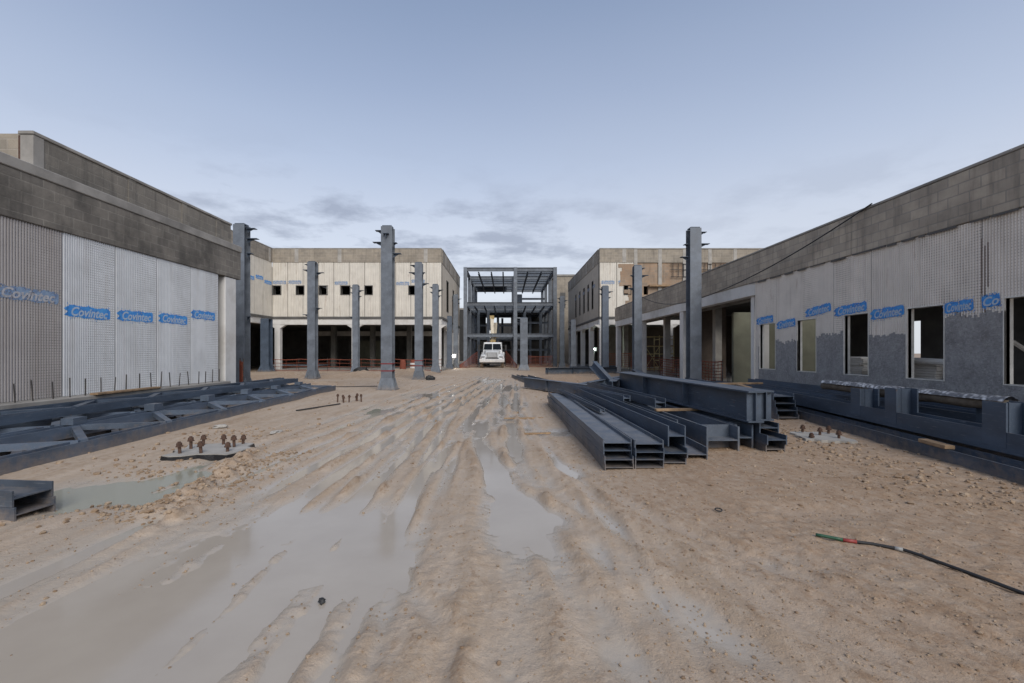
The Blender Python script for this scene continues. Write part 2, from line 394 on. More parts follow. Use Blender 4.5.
# (X, Y, rx, ry, depth)
POOLS = [(-1.55, 3.9, .80, .75, .060), (-1.75, 2.7, .62, .75, .050), (-2.0, 2.0, .8, .6, .05), (-1.05, 3.15, .40, .6, .045), (.02, 4.35, .27, .75, .060), (.15, 3.5, .2, .5, .03),
         (.70, 3.3, .15, .36, .030), (1.0, 2.68, .20, .28, .036), (.47, 4.2, .10, .36, .026), (1.12, 2.3, .20, .2, .026), (.62, 2.55, .16, .3, .022), (.55, 2.2, .25, .16, .020),
         (-4.35, 4.95, .75, .60, .065), (-3.85, 5.7, .4, .45, .045), (-2.4, 3.1, .30, .8, .026), (-3.1, 2.9, .4, .7, .022),
         (-3.3, 11.8, .50, .8, .055), (-2.75, 15.8, .65, 1.1, .060), (-1.9, 12.6, .4, .9, .05), (-1.3, 15.0, .4, .9, .045), (-.6, 9.2, .30, .9, .04), (-2.5, 9.0, .35, .8, .045),
         (-.2, 19.0, .5, 1.6, .06), (-1.0, 24.0, .7, 2.0, .06), (.35, 13.5, .3, 1.0, .05), (.1, 7.3, .22, .8, .04), (2.1, 3.2, .35, .22, .02), (2.9, 4.2, .5, .25, .03), (-.9, 6.3, .25, .6, .036), (-.1, 5.6, .22, .5, .045),
         (1.0, 8.6, .35, .6, .055), (.9, 5.9, .3, .3, .04)]
def ground_h(X, Y, detail=True):
    near = np.exp(-np.maximum(Y-3, 0)/14.0)
    wx = X+.16*fbm(X*.7, Y*.55, 3); wy = Y
    h = .020*fbm(X*.55, Y*.4, 3)
    h = h+.014*fbm(X*3.1+9, Y*1.2, 3, .55)+.013*fbm(X*8.3+3, Y*.6, 4, .6)*(1/(1+np.exp((X-1.0)*2.2))*.8+.2)
    for pts, wd, dep, tr in RUTS:
        ys = [p[0] for p in pts]; xs = [p[1] for p in pts]
        c = np.interp(Y, ys, xs)+.05*fbm(Y*.8+dep*900, Y*0+wd*99, 2)
        d = X-c; a = np.abs(d)
        along = np.clip(.75+1.1*fbm(Y*.6+dep*700, X*.25+wd*70, 2), .15, 1.3)
        end = 1/(1+np.exp((Y-ys[-1]*.85)/2.0))*(1+.75/(1+np.exp(-(Y-6.5)*1.2)))
        fl = np.exp(-(a/wd)**4)
        h = h-dep*along*end*fl
        rg = np.exp(-((a-1.5*wd)/(.42*wd))**2)*np.clip(.6+1.9*fbm(X*5, Y*2.2, 2), 0, 1.6)
        h = h+dep*.72*along*end*rg
        if tr: h = h+.28*tr*end*np.exp(-(a/(wd*1.25))**6)*np.clip(np.sin(2*PI*(Y+.35*a)/.092)*np.sin(2*PI*d/(wd*.62))*1.6, -.6, .8)*near*np.clip(.5+1.6*fbm(X*1.9+dep*50, Y*1.1, 2), 0, 1)
    for px, py, rx, ry, dep in POOLS:
        q = ((X-px)/rx)**2+((Y-py)/ry)**2
        q = q*(1+.9*fbm(X*2.3+px, Y*2.3+py, 3))
        h = h-dep*np.exp(-np.maximum(q, 0)**1.3)
    if detail:
        rough = np.clip(.24+1.5*fbm(X*.8+31, Y*.6+3, 2)+.62/(1+np.exp(-(X-1.2)*2)), .07, 1.1)
        h = h+rough*(.024*fbm(X*11, Y*7, 4, .66)+.014*np.abs(fbm(X*24, Y*18, 2)))*(.45+.25*near)
    for px, py, rr_, hh in ((-8.2, 29.5, 2.2, .30), (-6.4, 31.5, 1.5, .22), (-12.5, 27.0, 2.4, .25), (-9.3, 20.5, 1.6, .18), (3.6, 24.5, 1.6, .16), (-8.0, 15.9, 1.2, .16)):
        q = ((X-px)**2+(Y-py)**2)/rr_**2; h = h+hh*np.exp(-q*1.2)*(1+.8*fbm(X*1.1, Y*1.1, 4, .6))
    # crumbly bank pushed up along the green puddle
    t_ = np.clip((Y-4.0)/3.4, 0, 1); cxx = -3.0-1.0*t_+.12*fbm(Y*2.1, X*0+4, 3)
    h = h+.075*np.exp(-((X-cxx)/.20)**2)*np.clip((Y-3.7)/.7, 0, 1)*np.clip((7.4-Y)/.9, 0, 1)*np.clip(.7+1.8*fbm(X*5, Y*4, 4, .65), .1, 1.8)
    # drier rise towards the right and the edges
    h = h+.030/(1+np.exp(-(X-1.6)*1.6))*(.6+.4*near)+.012/(1+np.exp((X+5.2)*2.5))
    flat = 1/(1+np.exp((np.hypot(X, Y-18)-46)/6))
    return h*flat
def make_ground():
    t = np.arange(-5.6, 5.601, .0092); xs = 3.0*np.sinh(t)
    y1 = np.exp(np.arange(math.log(1.15), math.log(12), .0052)); y2 = np.exp(np.arange(math.log(12.05), math.log(650), .014))
    ys = np.concatenate([[-300, -120, -50, -20, -8, -3, -1, 0, .6, .9], y1, y2])
    X, Y = np.meshgrid(xs, ys); Z = np.zeros_like(X)
    Z[:] = ground_h(X, Y)
    ny, nx = X.shape
    co = np.stack([X, Y, Z], -1).reshape(-1, 3).astype(np.float32)
    i = np.arange((ny-1)*nx).reshape(ny-1, nx)[:, :-1].ravel()
    q = np.stack([i, i+1, i+nx+1, i+nx], -1).astype(np.int32)
    me = bpy.data.meshes.new('ground')
    me.vertices.add(len(co)); me.vertices.foreach_set('co', co.ravel())
    me.loops.add(q.size); me.loops.foreach_set('vertex_index', q.ravel())
    me.polygons.add(len(q)); me.polygons.foreach_set('loop_start', np.arange(0, q.size, 4, dtype=np.int32))
    me.update(calc_edges=True)
    me.polygons.foreach_set('use_smooth', np.ones(len(q), dtype=bool))
    k = NT('sandy_mud'); p = k.geo.outputs['Position']; z = k.sepz(p)[2]
    n1 = k.noise(k.mapping(p, (1, .55, 1)), .9, 7, .62); n2 = k.noise(p, 6, 6, .66); n3 = k.noise(p, 38, 5, .7); n4 = k.noise(k.mapping(p, (1, .6, 1)), 15, 6, .72); n5 = k.noise(p, 110, 3, .75)
    xr = k.sepz(p)[0]
    st = k.noise(k.mapping(p, (5.5, .55, 1)), 1.0, 6, .66)                 # long smears left by the wheels
    col = k.mix(k.ramp(n1, .32, .68), (.350, .256, .174), (.432, .342, .258))
    col = k.mix(k.ramp(st, .40, .62, 0, .6), col, (.485, .395, .310))
    col = k.mix(k.ramp(n2, .50, .70, 0, .5), col, (.50, .41, .322))
    damp = k.ramp(k.math('ADD', xr, k.math('MULTIPLY', k.ramp(n1, .3, .7, -1, 1), .9)), .6, 2.2)     # browner trampled soil on the right
    col = k.mix(k.math('MULTIPLY', damp, .62), col, (.310, .212, .140))
    dry = k.ramp(z, WATER+.022, WATER+.075)
    crumb = k.math('MULTIPLY', k.ramp(n4, .53, .60), k.ramp(k.math('ADD', k.noise(p, 2.3, 4, .6), k.math('MULTIPLY', damp, .16)), .40, .58))
    col = k.mix(k.math('MULTIPLY', k.math('MULTIPLY', crumb, dry), .75), col, (.245, .150, .088))
    col = k.mix(k.math('MULTIPLY', k.ramp(n4, .36, .45, .4, 0), dry), col, (.49, .42, .34))
    col = k.mix(k.math('MULTIPLY', k.ramp(n5, .60, .70, 0, .55), dry), col, (.17, .115, .072))
    col = k.mix(k.math('MULTIPLY', k.ramp(n3, .64, .74, 0, .6), dry), col, (.16, .108, .068))
    ridge = k.math('MULTIPLY', k.ramp(k.math('ADD', z, k.ramp(n4, .3, .7, -.016, .016)), .006, .034), k.ramp(n2, .36, .56))
    col = k.mix(k.math('MULTIPLY', ridge, .55), col, (.27, .172, .098))
    # pale silty film in the low ground, as pale as the water it came from
    wet = k.ramp(z, WATER-.002, WATER+.044, 1, 0)
    silt = k.ramp(k.math('ADD', wet, k.ramp(n1, .3, .7, -.35, .35)), .15, .8, 0, 1)
    col = k.mix(k.math('MULTIPLY', silt, .85), col, (.405, .345, .278))
    edge = k.ramp(k.math('ADD', z, k.ramp(n4, .3, .7, -.010, .010)), WATER+.002, WATER+.022, 1, 0)
    col = k.mix(k.math('MULTIPLY', edge, .85), col, (.385, .330, .268))
    rough = k.ramp(k.math('ADD', wet, k.ramp(n2, .3, .7, -.25, .25)), .05, .85, .88, .13)
    amt = k.ramp(wet, .35, .95, 1, .08)
    nb = k.bump(n4, .5, .03); nb = k.bump(n3, .55, .016, nb); nb = k.bump(n5, .4, .006, nb)
    for nd in k.t.nodes:
        if nd.type == 'BUMP':
            v0 = nd.inputs['Strength'].default_value; k.link(k.math('MULTIPLY', amt, v0), nd.inputs['Strength'])
    k.done(col, rough, nb)
    me.materials.append(k.m)
    o = bpy.data.objects.new('ground', me); C.objects.link(o); tag(o, kind='structure')
    # muddy standing water: one level sheet that shows wherever the mud dips below it
    k = NT('muddy_water'); p = k.geo.outputs['Position']
    n = k.noise(p, 1.2, 4, .6); x = k.sepz(p)[0]
    col = k.mix(k.ramp(n, .3, .7), (.365, .314, .258), (.42, .367, .305))
    col = k.mix(k.math('MULTIPLY', k.ramp(x, -3.4, -3.0, 1, 0), k.ramp(k.sepz(p)[1], 3.6, 4.2)), col, (.30, .295, .235))
    k.done(col, .09, k.bump(k.noise(p, 5, 2, .5), .012, .02), spec=.38)
    m = MB(); m.add([(-30, .3, WATER), (30, .3, WATER), (30, 44, WATER), (-30, 44, WATER)], [(0, 1, 2, 3)])
    tag(m.build('puddle_water', k.m), kind='structure')
make_ground()
def gz(x, y): return float(ground_h(np.array([x], dtype=float), np.array([y], dtype=float), False)[0])

# ------------------------------------------------------------------ walls of ribbed panels
def ribbed(mb, s0, s1, z0, z1, holes=(), pitch=.0508, d=.020, thick=.07):
    n = max(2, round((s1-s0)/pitch)); p = (s1-s0)/n
    prof = []
    for i in range(n):
        b = s0+i*p; prof += [(b, 0), (b+.22*p, 0), (b+.36*p, d), (b+.86*p, d)]
    prof.append((s1, 0))
    for (a, na), (b, nb) in zip(prof[:-1], prof[1:]):
        mid = (a+b)/2; seg = [(z0, z1)]
        for h0, h1, g0, g1 in holes:
            if h0 < mid < h1:
                seg = [q for u, v in seg for q in ((u, min(v, g0)), (max(u, g1), v)) if q[1]-q[0] > .01]
        for u, v in seg:
            mb.add([(a, na, u), (b, nb, u), (b, nb, v), (a, na, v)], [(0, 1, 2, 3)])
    # foam core behind the ribs
    cuts = sorted({s0, s1, *[min(max(h[0], s0), s1) for h in holes], *[min(max(h[1], s0), s1) for h in holes]})
    for a, b in zip(cuts[:-1], cuts[1:]):
        if b-a < .005: continue
        mid = (a+b)/2; seg = [(z0, z1)]
        for h0, h1, g0, g1 in holes:
            if h0 < mid < h1:
                seg = [q for u, v in seg for q in ((u, min(v, g0)), (max(u, g1), v)) if q[1]-q[0] > .01]
        for u, v in seg: mb.box(a, b, -thick, -.004, u, v)

_txt = {}
def text_geo(body):
    if body in _txt: return _txt[body]
    cu = bpy.data.curves.new('stencil', 'FONT'); cu.body = body; cu.size = 1; cu.shear = .28; cu.resolution_u = 3; cu.offset = .026
    ob = bpy.data.objects.new('stencil', cu); me = bpy.data.meshes.new_from_object(ob)
    v = [tuple(q.co) for q in me.vertices]; f = [tuple(q.vertices) for q in me.polygons]
    xs = [q[0] for q in v]; x0, x1 = min(xs), max(xs)
    v = [((q[0]-x0)/(x1-x0), q[1]) for q in v]       # unit width; height keeps the font size
    bpy.data.objects.remove(ob); bpy.data.curves.remove(cu); bpy.data.meshes.remove(me)
    _txt[body] = (v, f); return v, f
def spray_mark(parent, f, s, z, wd, ht, tilt=0, flip=1, faded=False, n0=.022, seed=0, letters='Covintec'):
    """blue stencilled word: a sprayed blue bar with the letters left bare; flip=-1 where s runs right to left in view"""
    rd = random.Random(seed+int(s*100))
    ct, st = math.cos(tilt), math.sin(tilt)
    def P(u, v, n): return f((s+flip*(u*ct-v*st), n, z+u*st+v*ct))
    N_ = 64; m = MB(); ph = rd.uniform(0, 6)
    def edge(t, o):
        e = 1-max(0, abs(t-.5)*2-.93)*5
        return ht*.5*e*(1+.07*math.sin(t*17+ph+o)+rd.uniform(-.13, .09))
    top = [edge(i/N_, 0) for i in range(N_+1)]; bot = [-edge(i/N_, 2)*(.92) for i in range(N_+1)]
    for i in range(N_):
        u0, u1 = (i/N_-.5)*wd, ((i+1)/N_-.5)*wd
        m.add([P(u0, top[i], n0), P(u1, top[i+1], n0), P(u1, bot[i+1], n0), P(u0, bot[i], n0)], [(0, 1, 2, 3)])
    # droplets and overspray round the bar
    for _ in range(46):
        u = rd.uniform(-.54, .54)*wd; v = ht*rd.choice((-1, 1))*rd.uniform(.44, .66); q = rd.uniform(.003, .010)
        m.add([P(u-q, v-q, n0), P(u+q, v-q, n0), P(u+q*.6, v+q, n0), P(u-q*.8, v+q*.7, n0)], [(0, 1, 2, 3)])
    if wd > .5:                                            # tail of the emblem to the left of the word
        m.add([P(-wd*.49, -ht*.05, n0), P(-wd*.58, ht*.16, n0), P(-wd*.49, ht*.40, n0), P(-wd*.57, -ht*.34, n0), P(-wd*.49, -ht*.42, n0)], [(0, 1, 2), (0, 3, 4)])
    o = m.build('spray_mark', M_bluef if faded else M_blue, parent, recalc=False)
    if letters:
        v, q = text_geo(letters)
        k = MB(); k.add([P((a-.5)*wd*.86+wd*.01, b*ht*1.02-ht*.34, n0+.003) for a, b in v], q)
        k.build('stencil_letters', M_pale if not faded else M_palef, o, recalc=False)
    return o

def open_frame(parent, f, s0, s1, z0, z1, m, wd=.05, deep=.14, name='window', proud=.03, pane=None):
    k = MB(f)
    k.box(s0-wd, s0, -deep, proud, z0-wd, z1+wd); k.box(s1, s1+wd, -deep, proud, z0-wd, z1+wd)
    k.box(s0, s1, -deep, proud, z0-wd, z0); k.box(s0, s1, -deep, proud, z1, z1+wd)
    o = k.build(name, m, parent)
    return o

# ------------------------------------------------------------------ near left building
def near_left():
    b = empty('panel_building', (-8.79, 9, 0), label='low building on the left with white ribbed panels under a dark block band', cat='building')
    B = (-8.79, 9.0)
    f0 = frame(0, -9.0, 0, 1, 1, 0)          # s = world Y, n = +X (root-local)
    y0 = 9.0-1.22*4
    for i in range(8):
        a = y0+i*1.22; e = a+1.22
        if a < 8.9: mt = M_pan_b
        else: mt = M_pan_w
        k = MB(f0); ribbed(k, a+.012, e-.012, .62, 3.87)
        p = k.build('wall_panel', mt, b)
        if a < 8.9: p['label'] = 'beige grey aged panel'
        zc = {3: 2.55, 4: 2.32, 5: 2.34, 6: 2.36, 7: 2.56}.get(i)
        if zc: spray_mark(p, f0, (a+e)/2+(-.02 if i != 7 else -.05), zc, .98 if i != 3 else 1.1, .25, R(random.uniform(-1.5, 1.5)), 1, i == 3, seed=i)
        j = MB(f0); j.box(e-.012, e+.012, -.05, .004, .62, 3.87); j.build('joint', M_join, b)
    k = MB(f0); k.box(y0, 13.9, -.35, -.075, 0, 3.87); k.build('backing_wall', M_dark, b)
    bx('foundation_curb', M_conc, b, 3.0, 13.95, -.30, .36, -.1, .615, f=f0, bevel=.015)
    bx('pillar', M_white, b, 14.2, 14.78, -.5, .03, 0, 3.86, f=f0, bevel=.02)
    bx('block_band', M_band_l, b, 2.6, 15.0, -.4, .05, 3.873, 4.76, f=f0, bevel=.012)
    bx('roof_slab', M_conc, b, 2.6, 15.02, -10.5, .075, 4.763, 4.965, f=f0, bevel=.015)
    pr = bx('parapet', M_par, b, 8.74, 14.98, -.50, -.26, 4.968, 5.66, f=f0, bevel=.012)
    for s in (8.70, 10.9, 12.7, 14.2): bx('parapet_post', M_par if s > 9 else M_conc, pr, s, s+.20, -.495, -.245, 4.971, 5.655, f=f0)
    bx('coping', M_conc, pr, 8.68, 15.0, -.53, -.23, 5.663, 5.73, f=f0, bevel=.01)
    fx = bx('parapet_return', M_par_x, b, 8.75, 8.98, -9.0, -.503, 4.968, 5.70, f=f0)
    bx('rusty_edge_strip', M_rust, fx, 8.733, 8.748, -.57, -.50, 4.968, 5.66, f=f0)
    bx('end_wall', M_conc_dark, b, 14.7, 14.9, -10.4, -.52, 0, 4.76, f=f0)
    bx('rear_wall', M_conc_dark, b, 2.6, 14.7, -10.4, -10.2, 0, 4.76, f=f0)
    # starter bars in the curb: each stands on its own
    proto = None; k = MB(); k.tube([(0, 0, 0), (.003, 0, .2), (.0, .004, .42)], .011, 6)
    for i in range(21):
        y = 6.9+i*.335+random.uniform(-.03, .03)
        if proto is None: o = k.build('rebar_dowel', M_rebar); proto = o
        else: o = proto.copy(); C.objects.link(o)
        o.location = (-8.53+random.uniform(-.03, .03), y, .60); o.rotation_euler = (R(random.uniform(-4, 4)), R(random.uniform(-4, 4)), 0)
        o.scale = (1, 1, random.uniform(.8, 1.05))
        tag(o, 'thin dark rebar dowel standing in the curb before the left ribbed panel wall', 'rebar', 'rebar dowels along the left wall')
    for i, (y, lb) in enumerate(((8.4, 'brown plank lying on the curb below the white panels'),)):
        k = MB(); k.bar((0, -.9, .02), (0, .9, .02), .16, .04); o = k.build('timber_plank', M_wood, bevel=.004)
        o.location = (-8.46, 10.2, .62); o.rotation_euler = (0, 0, R(2)); tag(o, lb, 'plank')
near_left()

# ------------------------------------------------------------------ near right building
WIN_R = [(14.16, 15.03), (12.30, 13.10), (10.53, 11.28), (8.71, 9.51), (6.85, 7.65)]
def near_right():
    b = empty('panel_building', (8.4, 15, 0), label='low building on the right with grey panels, five window openings and a buff block parapet', cat='building')
    f0 = frame(0, -15.0, 0, 1, -1, 0)        # s = world Y, n = -X
    joints = [15.32, 14.10, 12.87, 11.65, 10.44, 9.22, 8.02, 6.79, 5.57, 4.35, 3.1]
    holes = [(a, e, .96, 2.40) for a, e in WIN_R]
    for i, (e, a) in enumerate(zip(joints[:-1], joints[1:])):
        k = MB(f0); ribbed(k, a+.01, e-.01, .2, 3.84, [h for h in holes if h[1] > a and h[0] < e])
        p = k.build('wall_panel', M_pan_r, b)
        mk = [(14.72, 2.53, .90, 3), (13.60, 2.34, .86, 4), (12.20, 2.62, .95, 6), (11.06, 2.54, 1.0, 4), (9.99, 2.36, .84, 3), (8.42, 2.34, .54, 3), (7.86, 2.38, .30, 5)]
        if i < 7: spray_mark(p, f0, mk[i][0], mk[i][1], mk[i][2], .235 if i < 5 else .21, R(mk[i][3]), -1, False, seed=40+i, letters='Covintec' if i < 6 else 'Co', n0=.028)
        j = MB(f0); j.box(a-.010, a+.010, -.05, .006, .2 if i not in (0,) else .2, 3.84)
        for h in holes:
            if h[0]-.06 < a < h[1]+.06: j = None; break
        if j: j.build('joint', M_rust if i in (6,) else M_join, b)
    # rust run beside the seventh joint
    k = MB(f0); rd = random.Random(3)
    for q in range(9):
        s = 7.90+q*.014; l = rd.uniform(.5, 1.25); t = rd.uniform(3.2, 3.55)
        k.box(s, s+.014, .002, .0165, t-l, t)
    k.build('rust_stain', M_rust, b)
    for a, e in WIN_R:
        open_frame(b, f0, a, e, .96, 2.40, M_frame, .018, .13, proud=.030)
    # rough grey scratch coat over the lower wall
    k = MB(f0); s = 3.1; rd = random.Random(9); hgt = 2.02
    tops = {}
    while s < 15.1:
        e = s+.05
        base = np.interp(s, [3, 7, 8.0, 8.7, 9.6, 11.5, 13.5, 15.1], [2.25, 2.25, 2.2, 2.16, 1.90, 1.95, 1.82, 1.74])
        t = base+.035*math.sin(s*2.3)+.03*math.sin(s*9.1)+rd.uniform(-.05, .05)
        seg = [(.2, t)]
        for h0, h1, g0, g1 in holes:
            if h0-.02 < s+.025 < h1+.02: seg = [q for u, v in seg for q in ((u, min(v, g0-.018)), (max(u, g1+.018), v)) if q[1]-q[0] > .01]
        for u, v in seg: k.box(s, e, .0, .024+rd.uniform(-.003, .003), u, v)
        s = e
    k.build('scratch_coat', M_plaster, b)
    # concrete band, roof and colonnade
    bx('block_band', M_band_r, b, 2.5, 34.9, -.35, .05, 3.85, 4.80, f=f0, bevel=.012)
    bx('coping', M_conc, b, 2.5, 34.9, -.37, .065, 4.803, 4.86, f=f0, bevel=.01)
    rd = random.Random(2); s = 6.2
    while s < 15.3:
        l = rd.uniform(.12, .6); bx('mortar_lip', M_conc_dark, b, s, s+l, .052, .062+rd.uniform(0, .02), 3.815+rd.uniform(-.03, .015), 3.848, f=f0); s += l+rd.uniform(0, .25)
    k = MB(f0)                                                # roof slab, with gaps shaped to let daylight onto the walls inside
    k.box(2.5, 34.9, -1.2, -.36, 3.95, 4.15); k.box(2.5, 9.4, -14, -1.2, 3.95, 4.15); k.box(11.0, 12.6, -14, -1.2, 3.95, 4.15); k.box(15.0, 16.4, -14, -1.2, 3.95, 4.15)
    k.box(19.6, 21.5, -14, -1.2, 3.95, 4.15); k.box(21.5, 34.9, -14, -1.2, 3.95, 4.15)
    for u, v in ((9.4, 11.0), (12.6, 15.0), (16.4, 19.6)): k.box(u, v, -14, -6.2, 3.95, 4.15)
    k.build('roof_slab', M_conc_dark, b)
    bx('white_beam', M_white, b, 15.33, 34.9, -.30, .02, 3.42, 3.848, f=f0, bevel=.01)
    for s in (21.6, 28.2, 34.4):
        k = MB(f0); k.box(s, s+.42, -.32, .0, 0, 3.42); k.build('pillar', M_white, b, bevel=.015)
    bx('floor_slab', M_conc, b, 2.6, 34.8, -14, -.40, -.2, .10, f=f0)
    # inside: walls seen through the openings
    bx('olive_wall', M_olive, b, 15.75, 15.95, -2.4, -.62, .1, 3.9, f=f0)
    bx('white_return_wall', M_white, b, 15.60, 15.80, -.62, -.10, .1, 3.84, f=f0)
    bx('olive_wall', M_olive, b, 19.5, 19.65, -3.4, -1.35, .1, 3.2, f=f0)
    for u, v in ((-6.2, -4.6), (-3.2, -1.9)): bx('brown_wall', M_brown, b, 24.0, 24.2, u, v, .1, 3.9, f=f0)
    for s, n in ((22.6, -2.0), (26.6, -3.4), (26.6, -.9)): bx('inner_pillar', M_conc_pale, b, s, s+.32, n-.32, n, .1, 3.94, f=f0)
    bx('soffit_beam', M_conc, b, 15.9, 34.8, -1.6, -1.3, 3.55, 3.94, f=f0)
    bx('brown_wall', M_brown, b, 30.2, 30.4, -9.8, -3.2, .1, 3.9, f=f0)
    k = MB(f0)                                                # rear wall with tall openings that let the daylight in
    for a, e in ((2.6, 6.6), (8.2, 11.0), (12.6, 17.0), (18.6, 20.2), (21.4, 30.2)): k.box(a, e, -10.2, -10.0, .1, 3.95)
    for a, e in ((6.6, 8.2), (11.0, 12.6), (17.0, 18.6), (20.2, 21.4)): k.box(a, e, -10.2, -10.0, .1, 1.1); k.box(a, e, -10.2, -10.0, 2.9, 3.95)
    k.build('rear_wall', M_dark, b)
    for s, n in ((10.1, -4.2), (7.0, -5.2), (8.9, -6.9)):
        k = MB(f0); k.box(s, s+.35, n-.35, n, .1, 3.95); k.build('inner_pillar', M_conc, b, bevel=.01)
    k = MB(f0)
    for n in (-2.5, -5.2): k.box(3, 11.2, n-.1, n+.1, 3.1, 3.25)
    k.build('ceiling_duct', M_dark, b)
    # raw end where the panels stop
    bx('end_pier', M_conc_pale, b, 15.04, 15.33, -.10, -.02, 0, 3.84, f=f0)
near_right()
# things inside the right building
def white_sheets(x, y, n, lb, wd=1.1, m=None):
    r = empty('board_stack', (x, y, .1), R(6), label=lb, cat='board stack')
    for i in range(n):
        k = MB(); k.box(-wd/2, wd/2, -.6, .6, .55+i*.055, .60+i*.055); o = k.build('board', m or M_white, r, bevel=.004); o.location = (random.uniform(-.03, .03), random.uniform(-.03, .03), 0)
    for s in (-1, 1):
        k = MB(); k.box(-wd/2+.05, wd/2-.05, s*.45-.05, s*.45+.05, 0, .55); k.build('trestle', M_wood, r)
white_sheets(9.55, 10.25, 12, 'stack of pale boards on trestles seen through the fourth window opening')
white_sheets(9.95, 12.75, 13, 'pale boards on trestles behind the middle window opening')
k = MB(); k.tube([(0, 0, 0), (0, 1.7, .05)], .07, 10); o = k.build('plastic_pipe', M_white, smooth=False); o.location = (8.95, 8.9, 1.28); tag(o, 'bright white pipe lying behind the fourth window opening', 'pipe')
k = MB(); k.bar((0, 0, 0), (-.15, .9, .75), .10, .04); o = k.build('timber_prop', M_frame); o.location = (9.6, 7.6, .95); tag(o, 'pale leaning board inside the nearest window opening', 'board')
for i, (x, y, lb) in enumerate(((9.35, 9.3, 'dark rubble heap below the fourth window opening'), (9.4, 11.3, 'dark rubble heap behind the middle window opening'), (9.6, 7.4, 'dark rubble heap behind the nearest window opening'))):
    bm = bmesh.new(); bmesh.ops.create_icosphere(bm, subdivisions=4, radius=1)
    for v in bm.verts:
        r_ = 1+.5*float(fbm(np.array([v.co.x*2.5+i*7]), np.array([v.co.y*2.5+v.co.z*3]), 4)[0]); v.co *= r_; v.co.x *= .5; v.co.y *= .85; v.co.z = max(-.02, v.co.z)*1.05
    me = bpy.data.meshes.new('rubble_heap'); bm.to_mesh(me); bm.free(); me.materials.append(M_conc_dark)
    o = bpy.data.objects.new('rubble_heap', me); C.objects.link(o); o.location = (x+.1, y, .1); tag(o, lb, 'rubble')

# ------------------------------------------------------------------ far two-storey buildings
PZ0, PZ1, PT = 4.30, 8.58, 9.72
def far_wall(b, f0, s0, s1, holes, pm, parm, marks=(), skip=None, faded=True):
    n = max(1, round((s1-s0)/1.22)); p = (s1-s0)/n
    for i in range(n):
        a = s0+i*p; e = a+p
        if skip and skip(i): continue
        hh = [h for h in holes if h[1] > a and h[0] < e]
        k = MB(f0); ribbed(k, a+.02, e-.02, PZ0, PZ1, hh, pitch=.2, d=.012)
        pn = k.build('wall_panel', pm, b)
        if i in marks: spray_mark(pn, f0, (a+e)/2, 7.0+.1*math.sin(i*3), 1.0, .28, 0, 1 if f0((1, 0, 0))[0] > f0((0, 0, 0))[0] or f0((1, 0, 0))[1] > f0((0, 0, 0))[1] else -1, faded, n0=.016, seed=70+i)
    for h in holes: open_frame(b, f0, *h, M_conc_dark, .05, .18)
    k = MB(f0); a = s0
    for h in sorted(holes)+[(s1, s1, 0, 0)]:
        k.box(a, h[0], -.4, -.075, PZ0, PZ1)
        if h[1] > h[0]: k.box(h[0], h[1], -.4, -.075, PZ0, h[2]); k.box(h[0], h[1], -.4, -.075, h[3], PZ1)
        a = h[1]
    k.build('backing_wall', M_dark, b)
    bx('parapet', parm, b, s0, s1, -.35, .04, PZ1+.003, PT-.08, f=f0, bevel=.01)
    bx('coping', M_conc, b, s0, s1, -.37, .06, PT-.077, PT, f=f0, bevel=.01)
    s = s0+1.8
    while s < s1-.5: bx('parapet_post', M_conc_pale, b, s, s+.3, -.3, .052, PZ1+.006, PT-.09, f=f0); s += 3.4
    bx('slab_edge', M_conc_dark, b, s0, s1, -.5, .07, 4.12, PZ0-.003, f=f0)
    bx('white_beam', M_white, b, s0, s1, -.4, .0, 3.66, 4.117, f=f0, bevel=.01)
def pillars(b, f0, ss, wd=.42, z1=3.66, haunch=.45):
    for s in ss:
        k = MB(f0); k.box(s-wd/2, s+wd/2, -.40, -.004, 0, z1)
        if haunch:
            for q in (-1, 1):
                k.add([(s+q*wd/2, -.36, z1), (s+q*(wd/2+haunch), -.36, z1), (s+q*wd/2, -.36, z1-.28), (s+q*wd/2, -.04, z1), (s+q*(wd/2+haunch), -.04, z1), (s+q*wd/2, -.04, z1-.28)],
                      [(0, 1, 2), (3, 5, 4), (0, 3, 4, 1), (1, 4, 5, 2), (2, 5, 3, 0)])
        k.build('pillar', M_white, b, bevel=0)

